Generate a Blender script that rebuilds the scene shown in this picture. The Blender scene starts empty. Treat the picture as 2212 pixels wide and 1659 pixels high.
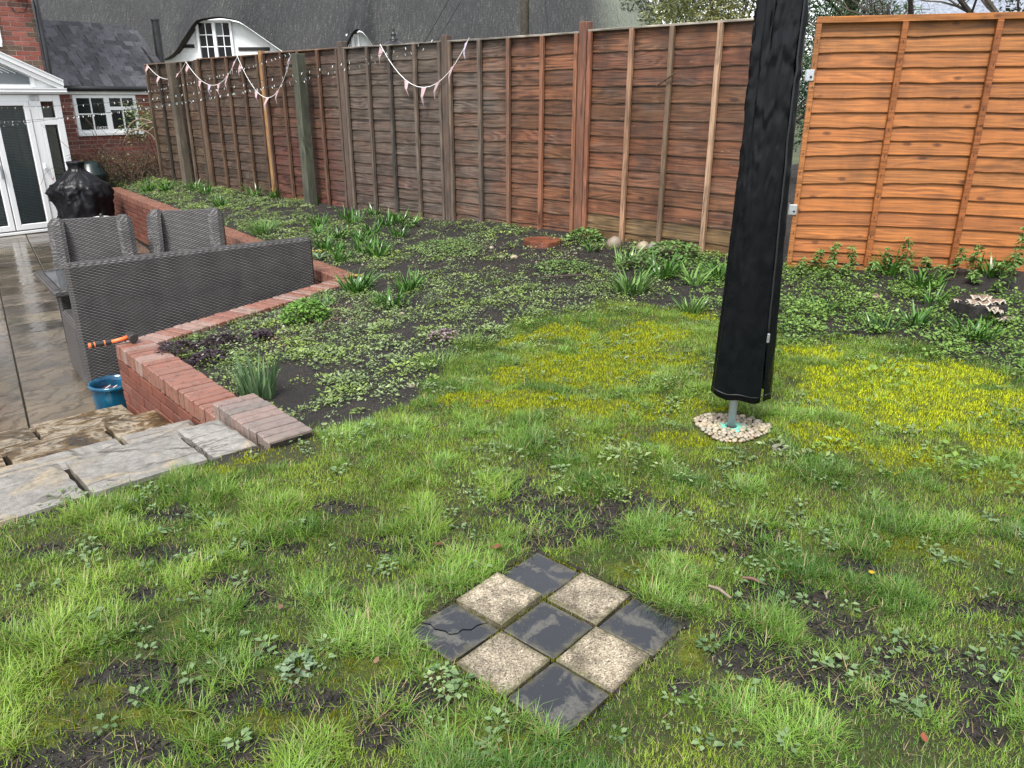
import bpy, math, random
import numpy as np
from mathutils import Vector, Matrix

random.seed(7)
rng = np.random.default_rng(11)
R = math.radians
sc = bpy.context.scene
COL = sc.collection

# ---------------------------------------------------------------- camera
cam_d = bpy.data.cameras.new('camera')
cam = bpy.data.objects.new('camera', cam_d)
COL.objects.link(cam)
cam.location = (0.0, 0.0, 1.5)
cam.rotation_euler = (R(90 - 20.4), 0, 0)
cam_d.sensor_width = 36.0
cam_d.lens = 36.0 * 1662.0 / 2212.0
cam_d.clip_start = 0.05
cam_d.clip_end = 2000
sc.camera = cam

# ---------------------------------------------------------------- world: overcast, raining
SUN_EL, SUN_AZ = R(58), R(200)      # azimuth measured from +Y clockwise
world = bpy.data.worlds.new('World')
sc.world = world
world.use_nodes = True
wn = world.node_tree
for n in list(wn.nodes):
    wn.nodes.remove(n)
w_out = wn.nodes.new('ShaderNodeOutputWorld')
w_bg = wn.nodes.new('ShaderNodeBackground')
w_sky = wn.nodes.new('ShaderNodeTexSky')
w_sky.sky_type = 'NISHITA'
w_sky.sun_disc = False
w_sky.sun_elevation = SUN_EL
w_sky.sun_rotation = SUN_AZ
w_sky.air_density = 1.0
w_sky.dust_density = 1.0
w_sky.ozone_density = 1.0
w_hsv = wn.nodes.new('ShaderNodeHueSaturation')      # cloud deck: nearly all colour washed out of the sky
w_hsv.inputs['Saturation'].default_value = 0.22
wn.links.new(w_sky.outputs[0], w_hsv.inputs['Color'])
wn.links.new(w_hsv.outputs[0], w_bg.inputs['Color'])
w_bg.inputs['Strength'].default_value = 0.088
wn.links.new(w_bg.outputs[0], w_out.inputs['Surface'])

sun_d = bpy.data.lights.new('sun', 'SUN')
sun_d.energy = 1.5
sun_d.angle = R(18)
sun_d.color = (1.0, 0.97, 0.92)
sun = bpy.data.objects.new('sun', sun_d)
COL.objects.link(sun)
_sd = Vector((math.sin(SUN_AZ) * math.cos(SUN_EL), math.cos(SUN_AZ) * math.cos(SUN_EL), math.sin(SUN_EL)))
sun.rotation_euler = _sd.to_track_quat('Z', 'Y').to_euler()
sun.location = _sd * 60

sc.view_settings.view_transform = 'Standard'
sc.view_settings.look = 'None'
sc.view_settings.gamma = 1.0
sc.view_settings.use_curve_mapping = False
sc.view_settings.exposure = 1.97
sc.render.engine = 'CYCLES'
sc.cycles.max_bounces = 8
sc.cycles.transparent_max_bounces = 12

# ---------------------------------------------------------------- helpers
class MB:
    """collects verts and faces of ONE mesh object"""
    def __init__(self):
        self.v = []; self.f = []
    def add(self, vs, fs, M=None):
        b = len(self.v)
        if M is not None:
            vs = [tuple(M @ Vector(p)) for p in vs]
        self.v.extend(vs)
        self.f.extend([tuple(b + i for i in f) for f in fs])
        return self
    def box(self, x0, x1, y0, y1, z0, z1, M=None):
        vs = [(x0,y0,z0),(x1,y0,z0),(x1,y1,z0),(x0,y1,z0),(x0,y0,z1),(x1,y0,z1),(x1,y1,z1),(x0,y1,z1)]
        fs = [(0,3,2,1),(4,5,6,7),(0,1,5,4),(1,2,6,5),(2,3,7,6),(3,0,4,7)]
        return self.add(vs, fs, M)
    def cbox(self, x0, x1, y0, y1, z0, z1, c=0.004, jit=0.0, M=None):
        """box with chamfered edges"""
        vs = []; idx = {}
        for ix, X in ((0,x0),(1,x1)):
            for iy, Y in ((0,y0),(1,y1)):
                for iz, Z in ((0,z0),(1,z1)):
                    sx, sy, sz = (1-2*ix), (1-2*iy), (1-2*iz)
                    j = [random.uniform(-jit, jit) for _ in range(3)] if jit else (0,0,0)
                    b = (X+j[0], Y+j[1], Z+j[2])
                    idx[ix,iy,iz,0] = len(vs); vs.append((b[0], b[1]+sy*c, b[2]+sz*c))
                    idx[ix,iy,iz,1] = len(vs); vs.append((b[0]+sx*c, b[1], b[2]+sz*c))
                    idx[ix,iy,iz,2] = len(vs); vs.append((b[0]+sx*c, b[1]+sy*c, b[2]))
        fs = []
        for i in (0,1):
            q = [idx[i,0,0,0],idx[i,1,0,0],idx[i,1,1,0],idx[i,0,1,0]]; fs.append(tuple(q if i else q[::-1]))
            q = [idx[0,i,0,1],idx[1,i,0,1],idx[1,i,1,1],idx[0,i,1,1]]; fs.append(tuple(q[::-1] if i else q))
            q = [idx[0,0,i,2],idx[1,0,i,2],idx[1,1,i,2],idx[0,1,i,2]]; fs.append(tuple(q if i else q[::-1]))
        for i in (0,1):
            for j in (0,1):
                f = (i == j)
                q = [idx[0,i,j,1],idx[1,i,j,1],idx[1,i,j,2],idx[0,i,j,2]]; fs.append(tuple(q[::-1] if not f else q))
                q = [idx[i,0,j,0],idx[i,1,j,0],idx[i,1,j,2],idx[i,0,j,2]]; fs.append(tuple(q if not f else q[::-1]))
                q = [idx[i,j,0,0],idx[i,j,1,0],idx[i,j,1,1],idx[i,j,0,1]]; fs.append(tuple(q[::-1] if not f else q))
                for k in (0,1):
                    t = (idx[i,j,k,0],idx[i,j,k,1],idx[i,j,k,2]); fs.append(t if (i+j+k) % 2 == 0 else t[::-1])
        return self.add(vs, fs, M)
    def tube(self, pts, rad, n=6, cap=True):
        pts = [Vector(p) for p in pts]
        if not isinstance(rad, (list, tuple)): rad = [rad]*len(pts)
        b = len(self.v); prev = None
        for i, p in enumerate(pts):
            t = (pts[min(i+1, len(pts)-1)] - pts[max(i-1, 0)])
            if t.length < 1e-9: t = Vector((0,0,1))
            t.normalize()
            if prev is None:
                u = t.orthogonal().normalized()
            else:
                u = prev - t*prev.dot(t)
                u = u.normalized() if u.length > 1e-6 else t.orthogonal().normalized()
            prev = u; w = t.cross(u)
            for k in range(n):
                a = 2*math.pi*k/n
                self.v.append(tuple(p + (u*math.cos(a) + w*math.sin(a))*rad[i]))
        for i in range(len(pts)-1):
            for k in range(n):
                a0 = b+i*n+k; a1 = b+i*n+(k+1) % n
                self.f.append((a0, a1, a1+n, a0+n))
        if cap:
            self.f.append(tuple(b+k for k in range(n))[::-1])
            self.f.append(tuple(b+(len(pts)-1)*n+k for k in range(n)))
        return self
    def lathe(self, prof, n=24, cx=0, cy=0, capb=True, capt=True, fn=None):
        b = len(self.v)
        for (r, z) in prof:
            for k in range(n):
                a = 2*math.pi*k/n
                rr = r*(fn(a, z) if fn else 1)
                self.v.append((cx+rr*math.cos(a), cy+rr*math.sin(a), z))
        for i in range(len(prof)-1):
            for k in range(n):
                a0 = b+i*n+k; a1 = b+i*n+(k+1) % n
                self.f.append((a0, a1, a1+n, a0+n))
        if capb: self.f.append(tuple(b+k for k in range(n))[::-1])
        if capt: self.f.append(tuple(b+(len(prof)-1)*n+k for k in range(n)))
        return self
    def mesh(self, name):
        m = bpy.data.meshes.new(name)
        m.from_pydata(self.v, [], self.f)
        m.update()
        return m
    def build(self, name, mt, parent=None, loc=(0,0,0), rz=0.0, smooth=False, color=None):
        m = self.mesh(name)
        if smooth: m.shade_smooth()
        return put(name, m, mt, parent, loc, rz, color)

def put(name, me, mt, parent=None, loc=(0,0,0), rz=0.0, color=None):
    if mt is not None and not me.materials: me.materials.append(mt)
    o = bpy.data.objects.new(name, me)
    COL.objects.link(o)
    o.location = loc
    o.rotation_euler = (0, 0, rz) if not isinstance(rz, (tuple, list)) else rz
    if parent is not None: o.parent = parent
    if color is not None: o.color = (*color, 1.0)
    return o

def thing(name, label, cat, loc=(0,0,0), rz=0.0, group=None):
    o = bpy.data.objects.new(name, None)
    COL.objects.link(o)
    o.empty_display_size = 0.1
    o.location = loc; o.rotation_euler = (0, 0, rz)
    return tag(o, label, cat, group)
def tag(o, label, cat, group=None):
    o['label'] = label; o['category'] = cat
    if group: o['group'] = group
    return o
def kind(o, k, label=None):
    o['kind'] = k
    if label: o['label'] = label
    return o

def npmesh(name, V, quads=None, tris=None, ngon=None, col=None, smooth=False):
    """fast mesh: V (n,3); faces as int arrays of equal sized polygons; col (n,3) -> point colour 'Col'"""
    me = bpy.data.meshes.new(name)
    polys = [p for p in (quads, tris, ngon) if p is not None and len(p)]
    loops = np.concatenate([p.ravel() for p in polys]).astype(np.int32)
    sizes = np.concatenate([np.full(len(p), p.shape[1], np.int32) for p in polys])
    starts = np.concatenate([[0], np.cumsum(sizes)[:-1]]).astype(np.int32)
    me.vertices.add(len(V)); me.vertices.foreach_set('co', np.ascontiguousarray(V, np.float32).ravel())
    me.loops.add(len(loops)); me.loops.foreach_set('vertex_index', loops)
    me.polygons.add(len(sizes)); me.polygons.foreach_set('loop_start', starts); me.polygons.foreach_set('loop_total', sizes)
    if smooth: me.polygons.foreach_set('use_smooth', np.ones(len(sizes), bool))
    me.update(calc_edges=True)
    if col is not None:
        a = me.attributes.new('Col', 'FLOAT_COLOR', 'POINT')
        c = np.ones((len(V), 4), np.float32); c[:, :3] = col
        a.data.foreach_set('color', c.ravel())
    return me

# value noise in numpy
_perm = rng.random((256, 256))
def vnoise(x, y):
    xi = np.floor(x).astype(int); yi = np.floor(y).astype(int)
    fx = x-xi; fy = y-yi
    fx = fx*fx*(3-2*fx); fy = fy*fy*(3-2*fy)
    g = lambda a, b: _perm[a & 255, b & 255]
    return (g(xi, yi)*(1-fx)+g(xi+1, yi)*fx)*(1-fy)+(g(xi, yi+1)*(1-fx)+g(xi+1, yi+1)*fx)*fy
def fbm(x, y, f=1.0, o=4, seed=0):
    s = 0; a = 0.5; t = 0
    for i in range(o):
        s = s+a*vnoise(x*f+17.3*i+seed*31.7, y*f-9.1*i+seed*13.9); t += a; a *= 0.5; f *= 2.03
    return s/t
def sstep(a, b, x):
    t = np.clip((x-a)/(b-a), 0, 1); return t*t*(3-2*t)

# ---------------------------------------------------------------- node helpers
class NT:
    def __init__(self, name):
        self.m = bpy.data.materials.new(name); self.m.use_nodes = True
        self.t = self.m.node_tree
        self.b = self.t.nodes['Principled BSDF']; self.o = self.t.nodes['Material Output']
    def n(self, typ, props=None, **inp):
        nd = self.t.nodes.new('ShaderNode'+typ)
        for k, v in (props or {}).items(): setattr(nd, k, v)
        for k, v in inp.items():
            k = k.replace('_', ' ')
            s = nd.inputs[int(k[1:])] if k[0] == 'i' and k[1:].isdigit() else nd.inputs[k]
            self.set(s, v)
        return nd
    def set(self, sock, v):
        if isinstance(v, bpy.types.NodeSocket): self.t.links.new(v, sock)
        elif isinstance(v, bpy.types.Node): self.t.links.new(v.outputs[0], sock)
        else:
            if sock.type == 'RGBA' and len(v) == 3: v = (*v, 1)
            sock.default_value = v
    def P(self, **kw):
        for k, v in kw.items(): self.set(self.b.inputs[k.replace('_', ' ')], v)
        return self.m
    def coord(self, which='Object', scale=(1,1,1), rnd=False, loc=(0,0,0)):
        c = self.n('TexCoord').outputs[which]
        if rnd:
            oi = self.n('ObjectInfo')
            k = self.n('Math', {'operation': 'MULTIPLY'}, i0=oi.outputs['Random'], i1=37.0)
            c = self.n('VectorMath', {'operation': 'ADD'}, i0=c, i1=k.outputs[0]).outputs[0]
        return self.n('Mapping', None, Vector=c, Scale=scale, Location=loc).outputs[0]
    def noise(self, vec, scale=5.0, detail=4.0, rough=0.55, dist=0.0):
        return self.n('TexNoise', None, Vector=vec, Scale=scale, Detail=detail, Roughness=rough, Distortion=dist).outputs[0]
    def ramp(self, fac, stops, interp='LINEAR'):
        r = self.n('ValToRGB', None, Fac=fac); cr = r.color_ramp; cr.interpolation = interp
        while len(cr.elements) < len(stops): cr.elements.new(0.5)
        for e, (p, c) in zip(cr.elements, stops):
            e.position = p; e.color = (c, c, c, 1) if isinstance(c, (int, float)) else (*c, 1)
        return r.outputs[0]
    def mix(self, fac, a, b, mode='MIX'):
        m = self.n('Mix', {'data_type': 'RGBA', 'blend_type': mode})
        self.set(m.inputs['Factor'], fac)
        self.set(m.inputs[6], a); self.set(m.inputs[7], b)
        return m.outputs[2]
    def math(self, op, a, b=0.0, clamp=False):
        m = self.n('Math', {'operation': op, 'use_clamp': clamp}); self.set(m.inputs[0], a); self.set(m.inputs[1], b); return m.outputs[0]
    def bump(self, h, strength=0.5, dist=0.01, normal=None):
        b = self.n('Bump', None, Height=h, Strength=strength, Distance=dist)
        if normal is not None: self.set(b.inputs['Normal'], normal)
        return b.outputs[0]
    def ocol(self):
        return self.n('ObjectInfo').outputs['Color']

def m_plain(name, c, rough=0.5, spec=0.5, metal=0.0, noise=0.0, scale=20, bump=0.0):
    t = NT(name)
    col = c
    v = t.coord('Object')
    if noise:
        nz = t.noise(v, scale, 5)
        col = t.mix(1.0, (*c, 1), t.ramp(nz, [(0.25, 1-noise), (0.75, 1+noise*0.6)]), 'MULTIPLY')
    t.P(Base_Color=col, Roughness=rough, Metallic=metal)
    t.b.inputs['Specular IOR Level'].default_value = spec
    if bump: t.P(Normal=t.bump(t.noise(v, scale*2, 4), bump, 0.005))
    return t.m

M = {}
# --- fence timber: tint from each board's own object colour
def m_wood(name, grain=(1.0, 14, 34), silver=0.0, rough=(0.45, 0.75), contrast=0.5, long_axis='x', knot=1.0):
    t = NT(name)
    v = t.coord('Object', (1,1,1), rnd=True)
    vg = t.n('Mapping', None, Vector=v, Scale=grain).outputs[0]
    fine = t.noise(vg, 2.6, 6, 0.66, 0.25)
    # growth rings: contour lines of a slow warped field give cathedral figures
    low = (0.9, 1.0, 7.5) if long_axis == 'x' else (7.5, 7.5, 0.9)
    vw = t.n('Mapping', None, Vector=v, Scale=low).outputs[0]
    fld = t.noise(vw, 1.0, 2, 0.45, 0.3)
    ring = t.math('SINE', t.math('MULTIPLY', fld, 62.0))
    ringm = t.ramp(t.noise(v, 1.4, 2), [(0.4, 0.25), (0.65, 1.0)])
    base = t.ocol()
    g = t.math('ADD', t.math('MULTIPLY', fine, 0.82), t.math('MULTIPLY', t.math('MULTIPLY', ring, ringm), 0.085))
    k = t.ramp(g, [(0.24, 1-contrast), (0.42, 1.0), (0.62, 1+contrast*1.15)])
    col = t.mix(1.0, base, k, 'MULTIPLY')
    # knots, each with a dark eye
    vk = t.n('Mapping', None, Vector=v, Scale=(2.6/knot, 4, 5.5/knot) if long_axis == 'x' else (6, 6, 1.3)).outputs[0]
    vor = t.n('TexVoronoi', {'feature': 'F1'}, Vector=vk, Scale=1.0, Randomness=1.0)
    kn = t.ramp(t.math('ADD', vor.outputs['Distance'], t.math('MULTIPLY', t.noise(v, 30, 2), 0.05)), [(0.05, 1.0), (0.10, 0.8), (0.17, 0.0)])
    col = t.mix(t.math('MULTIPLY', kn, 0.85), col, t.mix(1.0, base, (0.20, 0.14, 0.12, 1), 'MULTIPLY'))
    if silver:
        sv = t.noise(t.coord('Object', (1.3, 3, 4), rnd=True), 2.0, 5, 0.6)
        sf = t.ramp(sv, [(0.48, 0.0), (0.72, silver)])
        px_ = t.n('SeparateXYZ', None, Vector=t.n('NewGeometry').outputs['Position']).outputs[0]
        band = t.math('MULTIPLY', t.ramp(t.math('ADD', t.math('MULTIPLY', px_, 0.2), 0.5), [(0.0, 0.0), (0.06, 0.85), (0.45, 1.0), (0.53, 0.0)]), t.ramp(sv, [(0.3, 0.25), (0.6, 0.8)]))
        sf = t.math('MAXIMUM', sf, band)
        col = t.mix(sf, col, t.mix(1.0, (0.085, 0.072, 0.06, 1), k, 'MULTIPLY'))
        # pale splintered flecks along the grain
        fk = t.noise(t.n('Mapping', None, Vector=v, Scale=(5, 10, 60) if long_axis == 'x' else (60, 60, 5)).outputs[0], 1.0, 3, 0.7)
        col = t.mix(t.ramp(fk, [(0.68, 0.0), (0.74, 0.75)]), col, (0.30, 0.235, 0.17, 1))
    # damp blotches with a shape of their own
    st = t.noise(t.n('Mapping', None, Vector=t.n('NewGeometry').outputs['Position'], Scale=(3.0, 3.0, 1.6)).outputs[0], 1.3, 5, 0.6)
    col = t.mix(t.ramp(st, [(0.46, 0.0), (0.70, 0.75 if silver else 0.5)]), col, t.mix(1.0, col, (0.42, 0.42, 0.44, 1), 'MULTIPLY'))
    t.P(Base_Color=col, Roughness=t.ramp(fine, [(0.3, rough[0]), (0.7, rough[1])]), Normal=t.bump(g, 0.6, 0.004))
    t.b.inputs['Specular IOR Level'].default_value = 0.35
    return t.m
M['wood'] = m_wood('weathered_fence_timber', silver=0.42, contrast=0.78)
M['wood_edge'] = m_plain('sky_lit_bleached_edge', (0.19, 0.125, 0.08), 0.7, 0.3, noise=0.85, scale=7)  # bleached wood, brightened to put the sky-lit edge line into the colour
M['wood_new'] = m_wood('fresh_orange_timber', contrast=0.5, rough=(0.4, 0.6), knot=0.72)
M['wood_post'] = m_wood('post_timber', grain=(30, 30, 1.2), contrast=0.45, silver=0.25, long_axis='z')
M['batten'] = m_wood('batten_timber', grain=(34, 30, 1.6), contrast=0.5, silver=0.2, long_axis='z')

# --- bricks
def m_brick(name, wet):
    t = NT(name)
    v = t.coord('Object', rnd=True)
    a = t.noise(v, 22, 6, 0.65)
    sp = t.noise(v, 160, 3, 0.6)
    big = t.noise(v, 6, 3, 0.5)
    col = t.mix(1.0, t.ocol(), t.ramp(a, [(0.25, 0.6), (0.5, 1.0), (0.78, 1.25)]), 'MULTIPLY')
    col = t.mix(t.ramp(sp, [(0.62, 0.0), (0.75, 0.45)]), col, (0.03, 0.022, 0.02, 1))
    # lime bloom and green algae, as stains with a shape of their own
    col = t.mix(t.ramp(big, [(0.58, 0.0), (0.8, 0.22)]), col, (0.24, 0.19, 0.15, 1))
    t.P(Base_Color=col, Normal=t.bump(t.math('ADD', a, t.math('MULTIPLY', sp, 0.4)), 0.5, 0.004),
        Roughness=t.ramp(a, [(0.3, 0.18 if wet else 0.6), (0.7, 0.5 if wet else 0.85)]))
    return t.m
M['brick'] = m_brick('red_brick', False)
M['brick_wet'] = m_brick('wet_red_brick', True)
M['mortar'] = m_plain('mortar', (0.2, 0.17, 0.14), 0.9, 0.2, noise=0.4, scale=40, bump=0.4)
M['mortar_dark'] = m_plain('dirty_mortar', (0.022, 0.019, 0.015), 0.9, 0.2, noise=0.5, scale=40, bump=0.4)
M['mortar_pale'] = m_plain('pale_mortar', (0.42, 0.36, 0.31), 0.9, 0.2, noise=0.25, scale=40, bump=0.3)

# --- pale aggregate paver and dark wet paver
def m_aggregate():
    t = NT('pale_aggregate_slab')
    v = t.coord('Object', rnd=True)
    vo = t.n('TexVoronoi', {'feature': 'F1'}, Vector=v, Scale=260.0)
    big = t.noise(v, 9, 5, 0.65)
    grain = t.ramp(vo.outputs['Color'], [(0.1, (0.06, 0.052, 0.043)), (0.4, (0.2, 0.175, 0.14)), (0.75, (0.31, 0.28, 0.23)), (1.0, (0.5, 0.47, 0.41))])
    col = t.mix(t.ramp(big, [(0.42, 0.0), (0.62, 0.9)]), grain, t.mix(1.0, grain, (0.32, 0.31, 0.29, 1), 'MULTIPLY'))
    ex = t.n('SeparateXYZ', None, Vector=t.n('TexCoord').outputs['Object'])
    ed = t.math('MAXIMUM', t.math('ABSOLUTE', ex.outputs[0]), t.math('ABSOLUTE', ex.outputs[1]))
    dirt = t.ramp(t.math('ADD', t.math('MULTIPLY', ed, 6.0), t.math('MULTIPLY', t.noise(v, 26, 5, 0.65), 0.42)), [(0.66, 0.0), (0.80, 0.85)])
    col = t.mix(1.0, col, t.ocol(), 'MULTIPLY')
    col = t.mix(dirt, col, t.ramp(t.noise(v, 50, 3), [(0.35, (0.03, 0.024, 0.016)), (0.65, (0.09, 0.085, 0.03))]))
    t.P(Base_Color=col, Roughness=t.ramp(big, [(0.35, 0.7), (0.65, 0.42)]), Normal=t.bump(vo.outputs['Distance'], 0.5, 0.0025))
    return t.m
M['aggregate'] = m_aggregate()
def m_darkslab():
    t = NT('dark_wet_slab')
    v = t.coord('Object', rnd=True)
    a = t.noise(v, 9, 6, 0.6, 0.6)
    sp = t.n('TexVoronoi', {'feature': 'F1'}, Vector=v, Scale=140.0)
    spots = t.ramp(sp.outputs['Distance'], [(0.05, 1.0), (0.2, 0.0)])
    m2 = t.noise(v, 22, 4, 0.6)
    silt = t.math('MULTIPLY', t.ramp(a, [(0.52, 0.0), (0.57, 1.0)]), t.ramp(t.noise(v, 60, 4, 0.7), [(0.3, 0.25), (0.55, 1.0)]))       # dry, silty islands that stand out of the water film
    col = t.mix(silt, (0.0125, 0.014, 0.017, 1), (0.07, 0.067, 0.058, 1))
    col = t.mix(t.math('MULTIPLY', spots, t.ramp(m2, [(0.5, 0.0), (0.62, 0.8)])), col, (0.22, 0.2, 0.16, 1))
    ex = t.n('SeparateXYZ', None, Vector=t.n('TexCoord').outputs['Object'])
    ed = t.math('MAXIMUM', t.math('ABSOLUTE', ex.outputs[0]), t.math('ABSOLUTE', ex.outputs[1]))
    dirt = t.ramp(t.math('ADD', t.math('MULTIPLY', ed, 6.0), t.math('MULTIPLY', t.noise(v, 26, 5, 0.65), 0.42)), [(0.66, 0.0), (0.80, 0.85)])
    col = t.mix(dirt, col, t.ramp(t.noise(v, 50, 3), [(0.35, (0.03, 0.025, 0.018)), (0.65, (0.085, 0.078, 0.04))]))
    silt = t.math('MAXIMUM', silt, dirt)
    t.P(Base_Color=col, Roughness=t.ramp(silt, [(0.0, 0.035), (1.0, 0.42)]),
        Normal=t.bump(t.math('MULTIPLY', t.noise(v, 120, 3), silt), 0.35, 0.003))
    t.b.inputs['Specular IOR Level'].default_value = 1.0
    return t.m
M['darkslab'] = m_darkslab()
# --- riven sandstone
def m_sandstone(name, pale, wetness):
    t = NT(name)
    v = t.coord('Object', rnd=True)
    a = t.noise(v if pale else t.n('Mapping', None, Vector=v, Scale=(1.1, 1.8, 1), Rotation=(0, 0, 0.5)).outputs[0], 3.2, 7, 0.66, 0.9)
    rip = t.n('TexWave', {'wave_type': 'BANDS', 'bands_direction': 'DIAGONAL'}, Vector=v, Scale=1.3, Distortion=4.5, Detail=5.0, Detail_Scale=2.0).outputs[1]
    fine = t.noise(v, 90, 4, 0.6)
    veins = t.math('MULTIPLY', t.ramp(rip, [(0.004, 1.0), (0.03, 0.0)]), t.ramp(t.noise(v, 5, 3), [(0.4, 0.0), (0.55, 1.0)]))
    crk = t.math('ABSOLUTE', t.math('SUBTRACT', t.noise(t.n('Mapping', None, Vector=v, Scale=(0.8, 3.6, 1), Rotation=(0, 0, 0.6)).outputs[0], 1.1, 5, 0.5, 0.2), 0.5))
    veins = t.math('MAXIMUM', veins, t.ramp(crk, [(0.0, 1.0), (0.006, 0.0)]))
    if pale:
        col = t.ramp(a, [(0.25, (0.13, 0.125, 0.12)), (0.42, (0.25, 0.238, 0.215)), (0.52, (0.19, 0.18, 0.165)), (0.66, (0.31, 0.255, 0.17)), (0.85, (0.2, 0.19, 0.175))])
        dk = (0.085, 0.075, 0.065, 1)
    else:
        col = t.ramp(a, [(0.28, (0.012, 0.010, 0.008)), (0.40, (0.05, 0.034, 0.016)), (0.46, (0.12, 0.075, 0.03)), (0.53, (0.28, 0.24, 0.18)), (0.59, (0.09, 0.062, 0.03)), (0.72, (0.018, 0.014, 0.010))])
        dk = (0.03, 0.025, 0.02, 1)
    col = t.mix(t.math('MULTIPLY', veins, 0.75), col, dk)
    mott = t.noise(v, 20, 5, 0.7, 0.4)
    col = t.mix(1.0, col, t.ramp(mott, [(0.3, 0.62), (0.5, 1.0), (0.7, 1.3)]), 'MULTIPLY')
    col = t.mix(t.ramp(fine, [(0.58, 0.0), (0.72, 0.5)]), col, dk)
    col = t.mix(1.0, col, t.ocol(), 'MULTIPLY')
    h = t.math('ADD', t.math('MULTIPLY', mott, 0.5), t.math('SUBTRACT', a, t.math('MULTIPLY', veins, 0.5)))
    nrm = t.bump(h, 0.8, 0.014)
    t.P(Base_Color=col, Roughness=t.ramp(a, [(0.3, wetness), (0.6, wetness+0.2)]), Normal=t.bump(fine, 0.25, 0.002, nrm))
    return t.m
M['sand_pale'] = m_sandstone('pale_riven_sandstone', True, 0.16)
M['sand_dark'] = m_sandstone('algae_stained_sandstone', False, 0.1)
def m_patio():
    t = NT('wet_patio_slab')
    v = t.coord('Object', rnd=True)
    a = t.noise(v, 2.5, 6, 0.6, 0.7)
    rip = t.n('TexWave', {'wave_type': 'BANDS', 'bands_direction': 'DIAGONAL'}, Vector=v, Scale=2.6, Distortion=9.0, Detail=4.0, Detail_Scale=1.6).outputs[1]
    col = t.ramp(a, [(0.25, (0.048, 0.043, 0.036)), (0.5, (0.1, 0.086, 0.068)), (0.75, (0.15, 0.124, 0.09))])
    col = t.mix(t.ramp(rip, [(0.0, 0.5), (0.2, 0.0)]), col, (0.03, 0.027, 0.022, 1))
    col = t.mix(1.0, col, t.ocol(), 'MULTIPLY')
    t.P(Base_Color=col, Roughness=t.ramp(a, [(0.35, 0.09), (0.7, 0.24)]), Normal=t.bump(t.math('ADD', rip, a), 0.12, 0.006))
    t.b.inputs['Specular IOR Level'].default_value = 0.65
    return t.m
M['patio'] = m_patio()

# --- woven synthetic rattan
def m_wicker(name='dark_rattan_weave'):
    t = NT(name)
    c = t.n('TexCoord').outputs['Object']
    s = t.n('SeparateXYZ', None, Vector=c)
    nz = t.n('SeparateXYZ', None, Vector=t.n('NewGeometry').outputs['True Normal']).outputs[2]
    flat = t.math('GREATER_THAN', t.math('ABSOLUTE', nz), 0.75)
    u = t.math('ADD', s.outputs[0], s.outputs[1])
    mu = t.n('Mix', {'data_type': 'FLOAT'}); t.set(mu.inputs[0], flat); t.set(mu.inputs[2], u); t.set(mu.inputs[3], s.outputs[0])
    mv = t.n('Mix', {'data_type': 'FLOAT'}); t.set(mv.inputs[0], flat); t.set(mv.inputs[2], s.outputs[2]); t.set(mv.inputs[3], s.outputs[1])
    vec = t.n('CombineXYZ', None, X=mu.outputs[0], Y=mv.outputs[0]).outputs[0]
    vec2 = t.n('Mapping', None, Vector=vec, Scale=(1.0, 1.0, 1.0)).outputs[0]
    rh, bw = 0.0128, 0.056
    vv = t.math('DIVIDE', mv.outputs[0], rh)
    row = t.math('FLOOR', vv)
    par = t.math('MULTIPLY', t.math('MODULO', t.math('ABSOLUTE', row), 2.0), math.pi)
    jit = t.math('MULTIPLY', t.noise(vec2, 14, 2), 1.6)
    ph = t.math('SINE', t.math('ADD', t.math('ADD', t.math('MULTIPLY', mu.outputs[0], 2*math.pi/bw), par), jit))
    prof = t.math('POWER', t.math('ABSOLUTE', t.math('SINE', t.math('MULTIPLY', vv, math.pi))), 0.6)
    hgt = t.math('MULTIPLY', prof, t.math('ADD', 0.7, t.math('MULTIPLY', ph, 0.3)))
    col = t.ramp(hgt, [(0.1, (0.010, 0.0095, 0.0095)), (0.45, (0.042, 0.039, 0.038)), (0.75, (0.075, 0.070, 0.069)), (1.0, (0.135, 0.127, 0.125))])  # shade of the gaps and highlights on the strands put into the colour
    col = t.mix(1.0, col, t.ramp(t.noise(c, 6, 4), [(0.3, 0.7), (0.7, 1.25)]), 'MULTIPLY')
    t.P(Base_Color=col, Roughness=0.36, Normal=t.bump(hgt, 1.0, 0.008))
    return t.m
M['wicker'] = m_wicker()

# --- plants: colour carried by each leaf
def m_leaf(name, rough=0.42, transl=0.25, spec=0.4):
    t = NT(name)
    c = t.n('Attribute', {'attribute_name': 'Col'}).outputs['Color']
    t.P(Base_Color=c, Roughness=rough); t.b.inputs['Specular IOR Level'].default_value = spec
    tr = t.n('BsdfTranslucent', None, Color=c)
    mx = t.n('MixShader', None, Fac=transl)
    t.t.links.new(t.b.outputs[0], mx.inputs[1]); t.t.links.new(tr.outputs[0], mx.inputs[2])
    t.t.links.new(mx.outputs[0], t.o.inputs['Surface'])
    return t.m
M['grass'] = m_leaf('grass_blades', 0.4, 0.36, 0.35)
M['leaf'] = m_leaf('leaf', 0.4, 0.22)
M['moss'] = m_leaf('moss_tufts', 0.8, 0.3, 0.15)
M['leafdark'] = m_leaf('glossy_leaf', 0.28, 0.12)

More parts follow.
